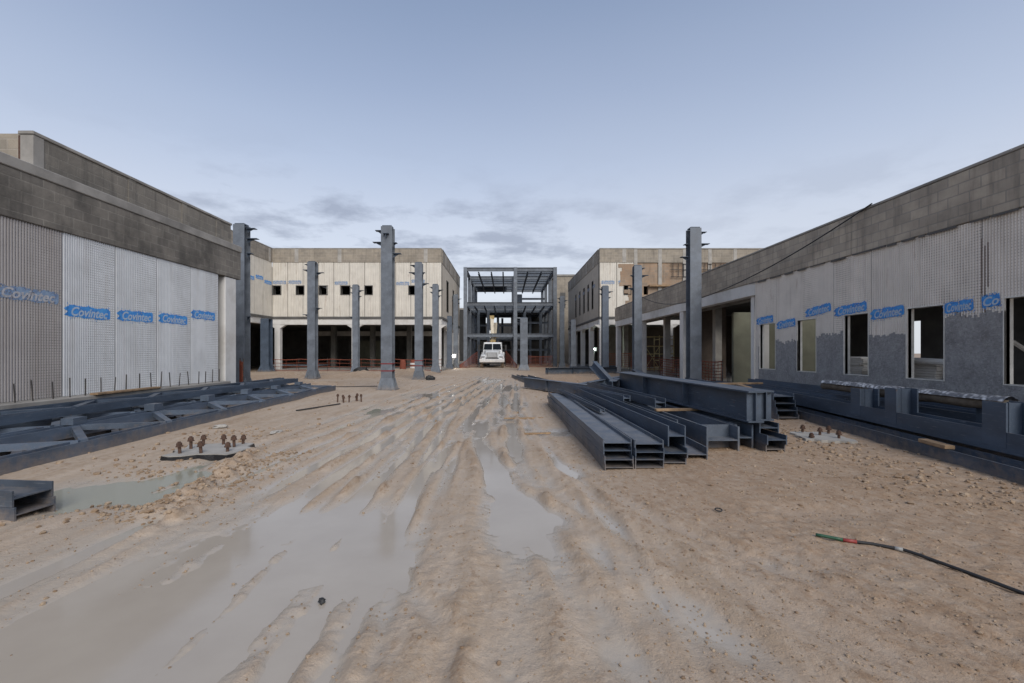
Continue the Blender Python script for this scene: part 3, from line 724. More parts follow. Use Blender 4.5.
def far_left():
    b = empty('two_storey_building', (-11.8, 36, 0), label='cream panelled two-storey building on the left behind the steel columns, open below', cat='building')
    ff = frame(11.8, 0, 1, 0, 0, -1); ff2 = lambda p, g=ff: g(p)          # s = world X
    w8 = lambda x: (x-506)/455*36
    holes = [(w8(a), w8(c), 6.05, 6.72) for a, c in ((273.2, 281), (296.5, 304), (319.5, 327.5), (341, 350), (365, 372.3), (409, 416.5))]
    far_wall(b, ff, -18.5, -5.1, holes, M_pan_far, M_par_x, marks=(0, 1, 4, 7, 8, 9))
    pillars(b, ff, (-18.1, -12.0, -5.35))
    fs = frame(11.8, -36, 0, 1, 1, 0)                                     # side towards the courtyard: s = world Y
    gs = lambda p: (fs(p)[0]-5.1, fs(p)[1], p[2])
    far_wall(b, gs, 36.42, 50.0, [(39.0, 40.2, 5.0, 7.6), (43.5, 44.4, 5.0, 7.4), (47.0, 47.8, 5.0, 7.2)], M_pan_side, M_par_y)
    pillars(b, gs, (40.5, 45.0, 49.6))
    hs = lambda p: (fs(p)[0]-18.5, fs(p)[1], p[2])
    far_wall(b, hs, 20.0, 35.99, [], M_pan_far, M_par_y, marks=(9, 10, 11, 12), faded=False)
    pillars(b, hs, (22.0, 28.0))
    L_ = lambda x, y: (x+11.8, y-36)
    def wb(name, m, x0, x1, y0, y1, z0, z1): return bx(name, m, b, x0+11.8, x1+11.8, y0-36, y1-36, z0, z1)
    wb('floor_slab', M_conc, -19, -5.0, 35.9, 50, -.1, .12)
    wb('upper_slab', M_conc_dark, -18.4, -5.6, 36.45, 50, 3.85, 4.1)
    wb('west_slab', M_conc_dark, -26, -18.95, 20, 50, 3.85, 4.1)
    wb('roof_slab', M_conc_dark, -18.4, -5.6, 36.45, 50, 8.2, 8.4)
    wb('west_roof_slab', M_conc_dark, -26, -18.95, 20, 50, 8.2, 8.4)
    for x0, x1 in ((-26, -5.5),): wb('rear_wall', M_dark, x0, x1, 49.6, 49.8, .12, 3.85)
    wb('rear_upper_wall', M_dark, -26, -5.5, 49.6, 49.8, 4.1, 8.2)
    wb('west_wall', M_dark, -26.2, -26, 20, 49.6, 0, 8.4)
    for x in (-15.5, -12.0, -8.7):
        for y in (41, 45.5): wb('inner_pillar', M_dark, x-.2, x+.2, y-.2, y+.2, .12, 3.85)  # pillars coloured dark to put the ground floor in shade
    wb('partition', M_olive, -14.6, -10.9, 44, 44.15, .12, 2.6)
    wb('duct', M_conc_pale, -18, -6, 42, 42.5, 3.0, 3.4)
far_left()

def far_right():
    b = empty('two_storey_building', (13, 36, 0), label='two-storey building on the right with cream corner bay, unfinished brown wall and slot windows', cat='building')
    w8 = lambda x: (x-506)/455*36
    ff = frame(-13, 0, 1, 0, 0, -1)
    far_wall(b, ff, 7.4, 10.1, [(w8(624), w8(630.5), 6.05, 6.72)], M_pan_far, M_par_x, marks=(0, 1))
    def wb(name, m, x0, x1, y0, y1, z0, z1, bevel=0): return bx(name, m, b, x0-13, x1-13, y0-36, y1-36, z0, z1, bevel=bevel)
    # unfinished part of the front: raw blocks set back behind cast posts
    k = MB(ff)
    x0, x1, g0, g1 = w8(644), w8(648.5), 6.05, 6.72
    k.box(10.1, x0, -.45, -.10, 4.30, 8.58); k.box(x1, 22, -.45, -.10, 4.30, 8.58); k.box(x0, x1, -.45, -.10, 4.30, g0); k.box(x0, x1, -.45, -.10, g1, 8.58)
    k.build('raw_wall', M_brick_x, b)
    for s in (10.12, 12.05, 14.0, 16.0, 18.0, 20): bx('cast_post', M_conc_pale, b, s, s+.28, -.40, .0, 4.30, 9.70, f=ff, bevel=.01)
    bx('raw_parapet', M_par_x, b, 10.1, 22, -.36, -.02, 8.583, 9.64, f=ff); bx('coping', M_conc, b, 10.1, 22, -.38, .02, 9.643, 9.72, f=ff)
    bx('timber_ledge', M_wood, b, w8(648.6), w8(669), -.1, .25, 6.66, 6.80, f=ff)
    bx('slab_edge', M_conc_dark, b, 10.1, 22, -.5, .07, 4.12, 4.297, f=ff); bx('white_beam', M_white, b, 10.1, 22, -.4, .0, 3.66, 4.117, f=ff)
    k = MB(ff)
    for i in range(16): k.tube([(13.2+i*.42, .03, 7.4), (13.2+i*.42, .03, 8.5)], .025, 5)
    for z in (7.45, 8.0, 8.45): k.tube([(13.0, .05, z), (20, .05, z)], .025, 5)
    k.build('rebar_mat', M_rebar, b)
    # torn edge where the cream panels stop
    k = MB(ff); rd = random.Random(8)
    for i in range(14):
        z = 4.4+i*.29; k.box(9.75-rd.uniform(0, .45)-(.5 if i > 7 else 0), 10.1, .014, .03, z, z+.29)
    k.build('torn_panel_edge', M_brick_x, b)
    pillars(b, ff, (7.65, 13.0, 18.5))
    gs = lambda p: (7.4-13-p[1], p[0]-36, p[2])                        # side towards the courtyard: s = world Y, n = -X
    holes = [(a, a+.55, 5.2, 7.5) for a in (38.6, 40.6, 42.8, 45.2, 47.8)]
    far_wall(b, gs, 36.42, 54.0, holes, M_pan_side, M_par_y, marks=(1, 3, 5, 7, 9))
    pillars(b, gs, (40.5, 45.0, 50.0, 53.6))
    wb('floor_slab', M_conc, 7.3, 22, 35.9, 54, -.1, .12)
    wb('upper_slab', M_conc_dark, 7.85, 22, 36.45, 54, 3.85, 4.1); wb('roof_slab', M_conc_dark, 7.85, 22, 36.45, 54, 8.2, 8.4)
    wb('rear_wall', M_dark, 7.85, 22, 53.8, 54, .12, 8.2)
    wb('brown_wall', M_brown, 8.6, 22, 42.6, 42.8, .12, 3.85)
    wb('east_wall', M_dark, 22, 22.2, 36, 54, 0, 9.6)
    for x in (10.5, 14.5): wb('inner_pillar', M_conc_pale, x-.2, x+.2, 40-.2, 40+.2, .12, 3.85)
far_right()

# stair tower and rear block beyond the steel frame
def tower():
    b = empty('stair_tower', (8.4, 62, 0), label='plain concrete stair tower rising behind the right side of the steel frame', cat='tower')
    bx('shaft', M_par_x, b, -2.1, 3.0, -3, 4, 0, 11.3, bevel=.02); bx('cap_slab', M_conc, b, -2.2, 3.1, -3.1, 4.1, 11.303, 11.55)
    bx('louvre_opening', M_conc_dark, b, -1.4, -.7, -3.03, -2.99, 7.2, 9.2)
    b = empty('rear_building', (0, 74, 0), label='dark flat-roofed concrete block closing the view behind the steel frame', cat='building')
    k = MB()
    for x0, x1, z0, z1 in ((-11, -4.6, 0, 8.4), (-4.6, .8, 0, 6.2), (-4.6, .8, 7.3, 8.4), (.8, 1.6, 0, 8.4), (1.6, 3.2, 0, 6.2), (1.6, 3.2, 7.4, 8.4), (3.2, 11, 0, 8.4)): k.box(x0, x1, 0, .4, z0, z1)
    k.build('wall', M_shade, b); bx('roof_slab', M_conc, b, -11, 11, 0, .8, 8.403, 8.65)  # wall colour carries the shade, as the sun would light plain concrete
tower()

# ------------------------------------------------------------------ steel frame at the end of the yard
def iprof(dp, fw, tf, tw):
    """upright I section, centred"""
    a, h, t = fw/2, dp/2, tw/2
    return [(-a, -h), (a, -h), (a, -h+tf), (t, -h+tf), (t, h-tf), (a, h-tf), (a, h), (-a, h), (-a, h-tf), (-t, h-tf), (-t, -h+tf), (-a, -h+tf)]
def ibar(mb, a, b, dp, fw, tf=.018, tw=.012, roll=0):
    a = Vector(a); b = Vector(b); d = (b-a).normalized()
    u = Vector((0, 0, 1)) if abs(d.z) < .9 else Vector((0, 1, 0))
    x = d.cross(u).normalized(); z = x.cross(d)
    if roll: x, z = x*math.cos(roll)+z*math.sin(roll), z*math.cos(roll)-x*math.sin(roll)
    pr = iprof(dp, fw, tf, tw); n = len(pr)
    mb.add([a+x*p+z*q for p, q in pr]+[b+x*p+z*q for p, q in pr], [(i, (i+1) % n, n+(i+1) % n, n+i) for i in range(n)]+[tuple(range(n))[::-1], tuple(range(n, 2*n))])
def steel_frame():
    r = empty('steel_skeleton', (.4, 46, 0), label='three-level steel building frame of grey columns and beams at the end of the yard', cat='building frame')
    XS = (-4.5, .55, 4.55); YS = (0, 5.3, 10.6, 16); ZS = (3.2, 6.35, 9.85)
    for x in XS:
        for y in YS:
            k = MB(); ibar(k, (x, y, 0), (x, y, 10.05), .36, .36, .03, .02, roll=0)
            k.build('column', M_steel2, r)
    for z in ZS:
        for y in YS:
            k = MB()
            for a, b in zip(XS[:-1], XS[1:]): ibar(k, (a+.17, y, z), (b-.17, y, z), .36, .22, .022, .014)
            k.build('cross_beam', M_steel2, r)
        for x in XS:
            k = MB()
            for a, b in zip(YS[:-1], YS[1:]): ibar(k, (x, a+.19, z), (x, b-.19, z), .36, .22, .022, .014)
            k.build('long_beam', M_steel3, r)
        for y in (1.8, 3.5, 7.1, 8.9, 12.4, 14.2):
            k = MB(); ibar(k, (XS[0]+.05, y, z+.05), (XS[1]-.05, y, z+.05), .28, .16) if z < 9 or y > 6 else None; ibar(k, (XS[1]+.05, y, z+.05), (XS[2]-.05, y, z+.05), .28, .16)
            k.build('joist', M_steel3, r)
    # roof purlins and decking partly laid
    for x in (-3.2, -1.9, -.7, 1.8, 3.2):
        k = MB(); ibar(k, (x, .3, 9.55), (x, 15.8, 9.55), .22, .14); k.build('purlin', M_steel3, r)
    bx('deck', M_steel, r, -4.2, -.2, 10.6, 15.8, 10.09, 10.14)
    bx('floor_deck', M_conc_dark, r, -4.2, 4.3, 8.9, 15.8, 6.62, 6.72)
    for x, y in ((-3.5, 5.3), (-1.4, 10.6), (1.7, 5.3), (3.5, 5.3), (1.7, 10.6), (-2.4, 5.3), (-2.4, 10.6), (-.9, 16), (2.6, 10.6), (2.6, 16), (-3.4, 16)):
        k = MB(); ibar(k, (x, y, 0), (x, y, 6.1), .34, .30, .02, .014); k.build('column', M_steel3, r)
    for x0, x1, y, z0, z1 in ((-4.2, -2.6, 10.7, 0, 3.0), (2.7, 4.3, 10.7, 0, 3.0), (.7, 2.4, 15.8, 3.5, 6.1), (-2.2, .3, 15.6, .0, 2.2), (2.8, 4.3, 15.7, 3.5, 6.2), (-2.0, .2, 13.2, .0, 2.9), (.8, 2.5, 10.75, 0, 2.4), (-4.2, -3.0, 13.0, 3.6, 6.1)):
        bx('shade_infill', M_shade, r, x0, x1, y, y+.15, z0, z1)  # dark sheets added to deepen the shade in the bays
    for z in (1.75, 4.8, 8.1):
        for x0, x1, y in ((-4.4, .5, 10.6), (.6, 4.5, 5.3)) if z < 8 else ((.6, 4.5, 10.6),):
            k = MB(); ibar(k, (x0, y, z), (x1, y, z), .22, .16); k.build('cross_beam', M_steel3, r)
    for x in (-3.6, -2.6, -1.6, -.5, 1.6, 2.6, 3.5):
        k = MB(); ibar(k, (x, .2, 6.1), (x, 8.8, 6.1), .18, .12); k.build('purlin', M_steel3, r)
    # bracing
    k = MB(); k.bar((-4.5, 8.3, .3), (-4.5, 15.6, 3.0), .12, .12); k.bar((4.55, .3, .3), (4.55, 7.7, 3.0), .12, .12); k.build('brace', M_steel3, r)
    k = MB(); k.box(.75, 1.5, 7.6, 7.9, 6.9, 8.3); k.build('infill_plate', M_steel, r)
steel_frame()

# ------------------------------------------------------------------ free-standing steel columns
def column(x, y, H, label, wd=.44, top=None, tape=False, m=None, rz=0, group='free-standing steel columns in the yard'):
    m = m or M_steel2
    z = gz(x, y)-.02
    r = empty('steel_column', (x, y, z), rz, label, 'column', group)
    h = wd/2
    k = MB()
    # broad H section, flanges front and back
    k.box(-h, h, -h, -h+.025, .04, H); k.box(-h, h, h-.025, h, .04, H)
    k.box(-.012, .012, -h+.025, h-.025, .04, H-.01)
    k.build('shaft', m, r)
    bx('cap_plate', M_steel3, r, -h+.04, h-.04, -h+.04, h-.04, H, H+.05)
    b = wd*.86
    bx('base_plate', M_steel3, r, -b, b, -b, b, 0, .045, bevel=.006)
    k = MB()
    g = .48
    for q in (-1, 1):
        for o in (-h*.8, h*.8):
            k.hexa([(o-.012, q*h, .047), (o+.012, q*h, .047), (o+.012, q*b*.95, .047), (o-.012, q*b*.95, .047), (o-.012, q*h, g), (o+.012, q*h, g), (o+.012, q*(h+.03), g), (o-.012, q*(h+.03), g)])
            k.hexa([(q*h, o-.012, .047), (q*h, o+.012, .047), (q*b*.95, o+.012, .047), (q*b*.95, o-.012, .047), (q*h, o-.012, g), (q*h, o+.012, g), (q*(h+.03), o+.012, g), (q*(h+.03), o-.012, g)])
        # face plates closing the flare
        k.hexa([(-b*.9, q*b*.82, .047), (b*.9, q*b*.82, .047), (b*.9, q*(b*.82-.02), .047), (-b*.9, q*(b*.82-.02), .047), (-h, q*(h+.02), g), (h, q*(h+.02), g), (h, q*h, g), (-h, q*h, g)])
    k.build('base_gusset', m, r)
    for (sx, sy, dz, ln) in (top or [(-1, 0, .12, .26), (-1, 0, .58, .36), (1, 0, .60, .14), (1, 0, 1.02, .30), (0, -1, .3, .15)]):
        k = MB(); zt = H-dz
        if sx:
            k.box(min(sx*h, sx*(h+ln)), max(sx*h, sx*(h+ln)), -.11, .11, zt-.02, zt)
            k.add([(sx*h, -.01, zt-.02), (sx*(h+ln*.8), -.01, zt-.02), (sx*h, -.01, zt-.17), (sx*h, .01, zt-.02), (sx*(h+ln*.8), .01, zt-.02), (sx*h, .01, zt-.17)], [(0, 1, 2), (3, 5, 4), (0, 3, 4, 1), (1, 4, 5, 2), (2, 5, 3, 0)])
        else:
            k.box(-.11, .11, min(sy*h, sy*(h+ln)), max(sy*h, sy*(h+ln)), zt-.02, zt)
            k.box(-.01, .01, min(sy*h, sy*(h+ln*.8)), max(sy*h, sy*(h+ln*.8)), zt-.16, zt-.02)
        k.build('bracket', M_steel, r)
    if tape:
        for zz in (1.02, .74):
            k = MB(); k.box(-h-.004, h+.004, -h-.004, h+.004, zz, zz+.05); k.build('tape_band', M_red, r)
    return r
low = [(-1, 0, .15, .22), (-1, 0, .5, .2), (1, 0, .35, .34), (1, 0, .75, .2)]
column(-4.67, 18.0, 6.42, 'tall grey column nearest the truck lane, left of centre, in front of the cream building', tape=True)
column(-10.45, 18.0, 6.50, 'grey column standing at the far end of the white panelled left wall', top=[(1, 0, .12, .34), (1, 0, .52, .42), (1, 0, 1.1, .2), (1, 0, 3.6, .15)])
column(-10.62, 25.0, 6.38, 'grey column standing by the far end of the stacked trusses', top=[(-1, 0, .1, .2), (-1, 0, .4, .3), (1, 0, .55, .4), (1, 0, 2.5, .28), (-1, 0, 2.85, .3)], wd=.42)
column(-10.55, 32.0, 6.15, 'smaller looking grey column before the fifth window of the cream building, with a clamp halfway up', top=low+[(-1, 0, 2.2, .3)], wd=.40)
column(-4.78, 25.0, 6.38, 'grey column with red tape behind and right of the tallest left one', tape=True, top=[(-1, 0, .1, .28), (-1, 0, .5, .34), (1, 0, .5, .14), (1, 0, 1.1, .34)], wd=.40)
column(-4.95, 32.0, 6.15, 'grey column close to the right corner of the cream building', top=low, wd=.40)
column(7.42, 18.0, 6.35, 'tall grey column rising behind the big girders on the right', top=[(1, 0, .12, .26), (1, 0, .58, .38), (-1, 0, .6, .16), (-1, 0, 1.1, .30)])
column(7.2, 25.0, 6.2, 'grey column before the unfinished brown wall on the right', top=[(1, 0, .1, .2), (1, 0, .5, .4), (-1, 0, .5, .16), (-1, 0, 1.2, .34)], wd=.42)
column(6.96, 32.0, 6.1, 'grey column before the cream corner bay on the right', top=low, wd=.44, m=M_steel3)
column(5.9, 40.0, 4.3, 'short grey column left of the right colonnade', top=low[:2], wd=.42)
column(1.45, 37.0, 4.25, 'short stout grey column right of the white truck', top=low[:2], wd=.60)
column(-18.2, 34.6, 4.0, 'short blue grey column under the soffit corner at the far left', top=low[:1], wd=.62, m=M_steel)
column(-4.9, 39.5, 4.6, 'short grey column with a plain top at the left edge of the truck lane', top=low[:1], wd=.40, m=M_steel3)
column(-4.75, 43.0, 6.9, 'grey column against the left front of the steel frame', top=low, wd=.42)
column(5.35, 43.5, 6.8, 'grey column against the right front of the steel frame', top=low, wd=.42)

# ------------------------------------------------------------------ beams
def beam(name, label, cat, p0, heading, ln, dp, fw, side=True, tf=.016, tw=.012, m=None, group=None, tilt=0, stiff=(), endplate=False, roll=0):
    """side=True: laid on its side (web flat, flanges upright). p0 = middle of the near end at the bottom; heading = degrees from +Y towards +X"""
    pr = iprof(dp, fw, tf, tw)
    if side: pr = [(q, p) for p, q in pr]; ht = fw
    else: ht = dp
    pr = [(x, z+ht/2) for x, z in pr]
    k = MB(); k.prism(pr, 0, ln)
    o = k.build(name, m or M_steel)
    o.location = p0; o.rotation_euler = (R(tilt), R(roll), R(-heading)); tag(o, label, cat, group)
    for y in stiff:
        k = MB()
        if side:
            k.box(-dp/2+tf, dp/2-tf, y, y+.014, tw/2+fw/2, fw-.006); k.box(-dp/2+tf, dp/2-tf, y, y+.014, .006, fw/2-tw/2)
        else:
            k.box(tw/2, fw/2-.008, y, y+.014, tf, dp-tf); k.box(-fw/2+.008, -tw/2, y, y+.014, tf, dp-tf)
        k.build('stiffener', m or M_steel, o)
    return o
def hole_pair(o, x, pts):
    pass

PG = 'beams in the central pile'
# two three-high columns of beams laid flat, near end towards the camera
for c in range(2):
    for lv in range(4):
        lb = ['lowest', 'second', 'third', 'topmost'][lv]+' beam of the '+['leftmost', 'second'][c]+' four-high stack in the central pile'
        beam('steel_beam', lb, 'steel beam', (1.43+c*.385+random.uniform(-.006, .006), 5.78+random.uniform(-.05, .07)-(.06 if lv == 0 else 0), -.01+lv*.099), random.uniform(-.8, -.4), 7.0, .37, .096, group=PG, tf=.014, tw=.010, m=M_steel3 if lv == 3 else M_steel)
beam('steel_beam', 'lower beam of the low stack, third from the left in the central pile', 'steel beam', (2.19, 5.95, -.01), .2, 7.0, .34, .128, group=PG)
beam('steel_beam', 'upper beam of the low stack, third from the left in the central pile', 'steel beam', (2.19, 5.9, .121), .4, 7.0, .34, .128, group=PG)
beam('steel_beam', 'dark beam with a tall upright flange lying along the top of the third stack', 'steel beam', (2.26, 6.02, .252), -1.9, 6.8, .24, .27, group=PG, m=M_steel)
beam('steel_beam', 'short flat beam on the ground between the low stack and the middle girder', 'steel beam', (2.62, 6.25, -.01), 1.5, 5.6, .30, .20, side=True, group=PG)
# big girder laid on its side, then the pair on top
beam('steel_girder', 'pale wide girder laid on its side under the top girder pair', 'girder', (3.22, 6.75, -.01), -2.0, 7.4, .50, .40, group=PG, tf=.028, tw=.018, stiff=(.25, 3.0, 6.0), m=M_steel3)
beam('steel_girder', 'dark girder on its side between the pale one and the stub stack', 'girder', (3.52+.12, 6.95, -.01), -2.2, 7.2, .28, .40, group=PG, tf=.026, tw=.016, stiff=(.3, 3.0))
for i, lv in enumerate(('lowest', 'middle', 'topmost')):
    beam('steel_beam', lv+' beam of the right-hand stack under the big girders in the central pile', 'steel beam', (3.98, 6.72+.08*i-(.12 if i == 1 else 0), -.01+i*.145), -3+i, 6.6, .30, .142, group=PG)
beam('steel_girder', 'left of the two big upright girders crowning the central pile', 'girder', (3.73, 6.78, .445), -3.4, 6.6, .47, .24, side=False, tf=.024, tw=.014, stiff=(.06, 2.2, 4.4), group=PG)
beam('steel_girder', 'right of the two big upright girders crowning the central pile', 'girder', (3.98, 6.95, .448), -3.0, 6.8, .46, .24, side=False, tf=.024, tw=.014, stiff=(.06, 2.2, 4.4), group=PG)
beam('steel_beam', 'slim dark beam slung along the left side of the top girders', 'steel beam', (3.02, 8.9, .42), -5.0, 5.0, .22, .17, side=True, group=PG)
for x, y, rz, lb in ((3.35, 8.6, 84, 'near timber packer jutting out under the top girders'), (3.0, 10.6, 84, 'middle timber packer under the top girders'), (2.95, 12.4, 86, 'far timber packer under the top girders')):
    k = MB(); k.bar((-.55, 0, .02), (.55, 0, .02), .10, .045); o = k.build('timber_packer', M_wood, bevel=.004); o.location = (x, y, .393); o.rotation_euler = (0, 0, R(90-rz)); tag(o, lb, 'timber', 'timber packers in the central pile')
beam('steel_beam', 'narrow beam resting on edge between the third stack and the pale girder', 'steel beam', (2.66, 7.3, .19), -2.6, 5.6, .20, .22, group=PG, m=M_steel3)
beam('steel_channel', 'thin channel lying lengthways over the far half of the two left stacks', 'steel beam', (1.78, 8.4, .385), -3.5, 4.6, .10, .07, group=PG)
beam('steel_beam', 'thin beam laid askew over the middle of the central pile', 'steel beam', (2.55, 9.6, .46), -11, 4.2, .16, .12, group=PG, m=M_steelT)
beam('steel_beam', 'short cut-off beam lying beside the big upright girders at their far end', 'steel beam', (2.95, 12.6, .46), 20, 1.6, .24, .2, side=False, group=PG)
# loose beams beyond the central pile
BG = 'loose beams beyond the central pile'
beam('steel_beam', 'flat grey beam lying apart on the sand left of the central pile', 'steel beam', (1.75, 18.3, 0), -8, 9.0, .32, .16, group=BG, m=M_steel3)
beam('steel_beam', 'thin beam lying outermost on the sand towards the truck', 'steel beam', (1.35, 19.3, 0), -7, 7.5, .22, .12, group=BG)
beam('steel_beam', 'beam behind the flat grey one on the sand, half hidden by the pile', 'steel beam', (2.3, 17.6, 0), -9, 8.0, .40, .22, group=BG)
beam('steel_girder', 'girder lying askew across the far end of the central pile', 'girder', (3.2, 13.4, .05), -24, 6.0, .40, .22, side=False, group=BG, stiff=(.1, 2, 4), m=M_steel3)
beam('steel_girder', 'upright girder turned towards the right columns behind the pile', 'girder', (2.5, 15.2, 0), 28, 5.2, .45, .25, side=False, group=BG, stiff=(.1, 2.5))
beam('steel_beam', 'beam propped up at a steep angle behind the central pile', 'steel beam', (4.0, 17.4, .1), -40, 1.25, .30, .24, side=False, group=BG, tilt=40)
beam('steel_girder', 'long low girder lying before the right colonnade', 'girder', (5.2, 16.2, 0), 12, 9.0, .55, .30, side=False, group=BG, stiff=(.1, 3, 6))
beam('steel_girder', 'girder end lying below the tall right column', 'girder', (4.9, 13.2, .0), 4, 6.0, .42, .40, side=True, group=BG, m=M_steel3)
for i, (x, y, hd, ln) in enumerate(((2.6, 30, 70, 5.5), (4.6, 33, 60, 5.0))):
    beam('steel_beam', ('nearer', 'farther')[i]+' beam lying across the yard right of the truck', 'steel beam', (x, y, 0), hd, ln, .45, .3, side=False, group=BG, stiff=(.1, 2))
# bottom left corner
LG = 'beams at the left edge'
for lv in range(2):
    beam('steel_beam', ('lower', 'upper')[lv]+' beam of the pair by the green puddle at the left edge', 'steel beam', (-4.36-lv*.02, 4.22, -.03+lv*.145), -84, 3.4, .34, .142, group=LG, m=(M_steel, M_steel3)[lv])

# ------------------------------------------------------------------ trusses
def truss(label, P, ln, wd, z_out, z_in, heading, group, bays=8, chord=.19, posts=True, m=None, phase=0):
    """flat Warren truss lying tilted: outer chord along local +Y at x=0, inner chord at x=wd"""
    m = m or M_steel
    r = empty('roof_truss', (P[0], P[1], P[2]), R(-heading), label, 'truss', group)
    zi = z_in-z_out; h = chord/2
    k = MB(); ibar(k, (0, 0, z_out+h), (0, ln, z_out+h), chord, chord*.95, .018, .014, roll=PI/2); k.box(-chord*.5-.012, -chord*.5, 0, ln, z_out+.004, z_out+chord-.004); k.build('outer_chord', m, r)
    k = MB(); ibar(k, (wd, 0, z_in+h), (wd, ln, z_in+h), chord, chord*.95, .018, .014, roll=PI/2); k.box(wd-chord*.5-.012, wd-chord*.5, 0, ln, z_in+.004, z_in+chord-.004); k.build('inner_chord', m, r)
    st = ln/bays; e = wd/abs(wd)
    for i in range(bays):
        y0 = i*st; odd = (i+phase) % 2
        a, b = ((e*.06, y0+.05), (wd-e*.06, y0+st-.05)) if odd else ((wd-e*.06, y0+.05), (e*.06, y0+st-.05))
        zt = lambda q: z_out+(z_in-z_out)*q[0]/wd+chord-.055
        k = MB(); k.bar((a[0], a[1], zt(a)), (b[0], b[1], zt(b)), .105, .09); k.build('diagonal', m, r)
        if posts and odd:                                  # upright connection stubs at the nodes of the inner chord
            yy = y0+st; k = MB(); k.box(wd-.10, wd+.10, yy-.13, yy+.13, z_in+chord+.002, z_in+chord+random.uniform(.09, .14)); k.build('stub', m, r)
    return r
TL = 'trusses stacked along the left wall'
truss('outermost steel truss along the left wall, its outer chord on the sand', (-6.13, 4.0, 0), 13.8, -.95, .0, .09, -2.6, TL, bays=15, chord=.20, m=M_steelT)
truss('middle steel truss along the left wall, lying a step higher', (-7.22, 3.9, 0), 13.4, -.80, .13, .20, -2.6, TL, bays=15, chord=.17, phase=1, m=M_steelT)
truss('innermost steel truss below the rebar dowels of the left wall', (-7.70, 3.8, 0), 13.2, -.52, .375, .40, -.6, TL, bays=15, chord=.15, posts=False)
truss('bottom steel truss showing through the outermost left one, flat on the sand', (-6.34, 4.2, 0), 13.0, -.80, -.06, -.03, -2.6, TL, bays=15, chord=.13, posts=False, phase=1, m=M_steel)
TR = 'long steel along the right wall'
# right stack: two flat girders with upright stubs, low trusses behind
def stub_girder(label, P, heading, ln, dp, fw, stubs, m=M_steel):
    o = beam('steel_girder', label, 'girder', P, heading, ln, dp, fw, side=True, tf=.022, tw=.014, group=TR, m=m)
    for y, hh, w_ in stubs:
        k = MB(); k.box(-dp/2-.004, -dp/2+.018, y, y+w_, fw*.25, fw+hh); k.box(dp/2-.018, dp/2+.004, y, y+w_, fw*.25, fw+hh); k.box(-.007, .007, y+w_*.45, y+w_*.55, fw*.6, fw+hh)
        k.box(-dp/2+.018, dp/2-.018, y+w_/2-.008, y+w_/2+.008, fw*.55, fw+hh-.01)
        k.build('stub', m, o)
    return o
stub_girder('lowest front girder along the right wall, resting on the sand', (5.62, 3.2, -.02), 8.6, 10.2, .36, .22, [])
stub_girder('second girder above the front one on the right, with upright stub plates', (5.98, 3.2, .25), 8.0, 10.4, .32, .26, [(2.4, .36, .33), (4.3, .39, .28), (5.25, .31, .28)], m=M_steel)
stub_girder('low girder behind the stub girder on the right', (6.65, 3.0, .0), 5.5, 11.0, .50, .30, [], m=M_steel)
stub_girder('girder lying under the wrapped roll on the right', (7.15, 3.4, .32), 4.2, 10.5, .36, .22, [(3.3, .16, .3)], m=M_steel)
stub_girder('innermost girder lying below the window openings', (7.85, 3.2, .0), 1.2, 11.8, .40, .40, [], m=M_steel)
stub_girder('dark girder on top of the innermost one below the windows', (7.92, 4.6, .405), 1.0, 10.4, .26, .22, [], m=M_steel)
beam('steel_beam', 'long dark beam beside the far end of the wrapped roll', 'steel beam', (7.35, 9.6, .36), -3, 6.0, .36, .16, group=TR)
for i, lv in enumerate(('lowest', 'second', 'third', 'topmost')):
    beam('steel_beam', lv+' beam of the four-high stack with open ends right of the central pile', 'steel beam', (6.15, 9.9+.06*i, -.01+i*.150), -1.0+i*.4, 5.8, .46, .147, group=TR)
for x, y, z, rz, lb, ln in ((6.05, 11.6, .60, 75, 'rough timber on top of the four-high stack', 1.2), (5.95, 6.3, .205, 80, 'short rusty timber wedged between the front girders on the right', .5), (6.3, 12.6, .60, 12, 'long timber lying lengthways over the four-high stack', 1.8)):
    k = MB(); k.bar((-ln/2, 0, .025), (ln/2, 0, .025), .12, .05); o = k.build('timber_packer', M_wood, bevel=.005); o.location = (x, y, z); o.rotation_euler = (0, 0, R(rz)); tag(o, lb, 'timber', 'timbers among the right-hand steel')
# wrapped roll
r = empty('wrapped_roll', (7.05, 6.4, .76), R(-2.5), 'long brown roll topped with crinkled shiny wrap on the right-hand girders', 'roll')
k = MB(); rd = random.Random(4); pts = [(.0+.015*math.sin(i*1.3), i*.28, -.02+.008*math.sin(i*2.1)) for i in range(15)]
k.tube(pts, [.088+rd.uniform(-.01, .01) for _ in pts], 14); k.build('roll', M_roll, r, smooth=True)
k = MB(); n = 60; prev = None
for i in range(n+1):
    y = -.05+i*3.95/n; row = []
    for j in range(9):
        t = PI*(.12+.76*j/8); rr = .108+.026*float(fbm(np.array([i*.55]), np.array([j*.9]), 3)[0]); row.append((math.cos(t)*rr*1.05, y, math.sin(t)*rr+.005))
    if prev: k.add(prev+row, [(q, q+1, q+10, q+9) for q in range(8)])
    prev = row
k.build('wrap', M_foil, r, smooth=True, recalc=False)

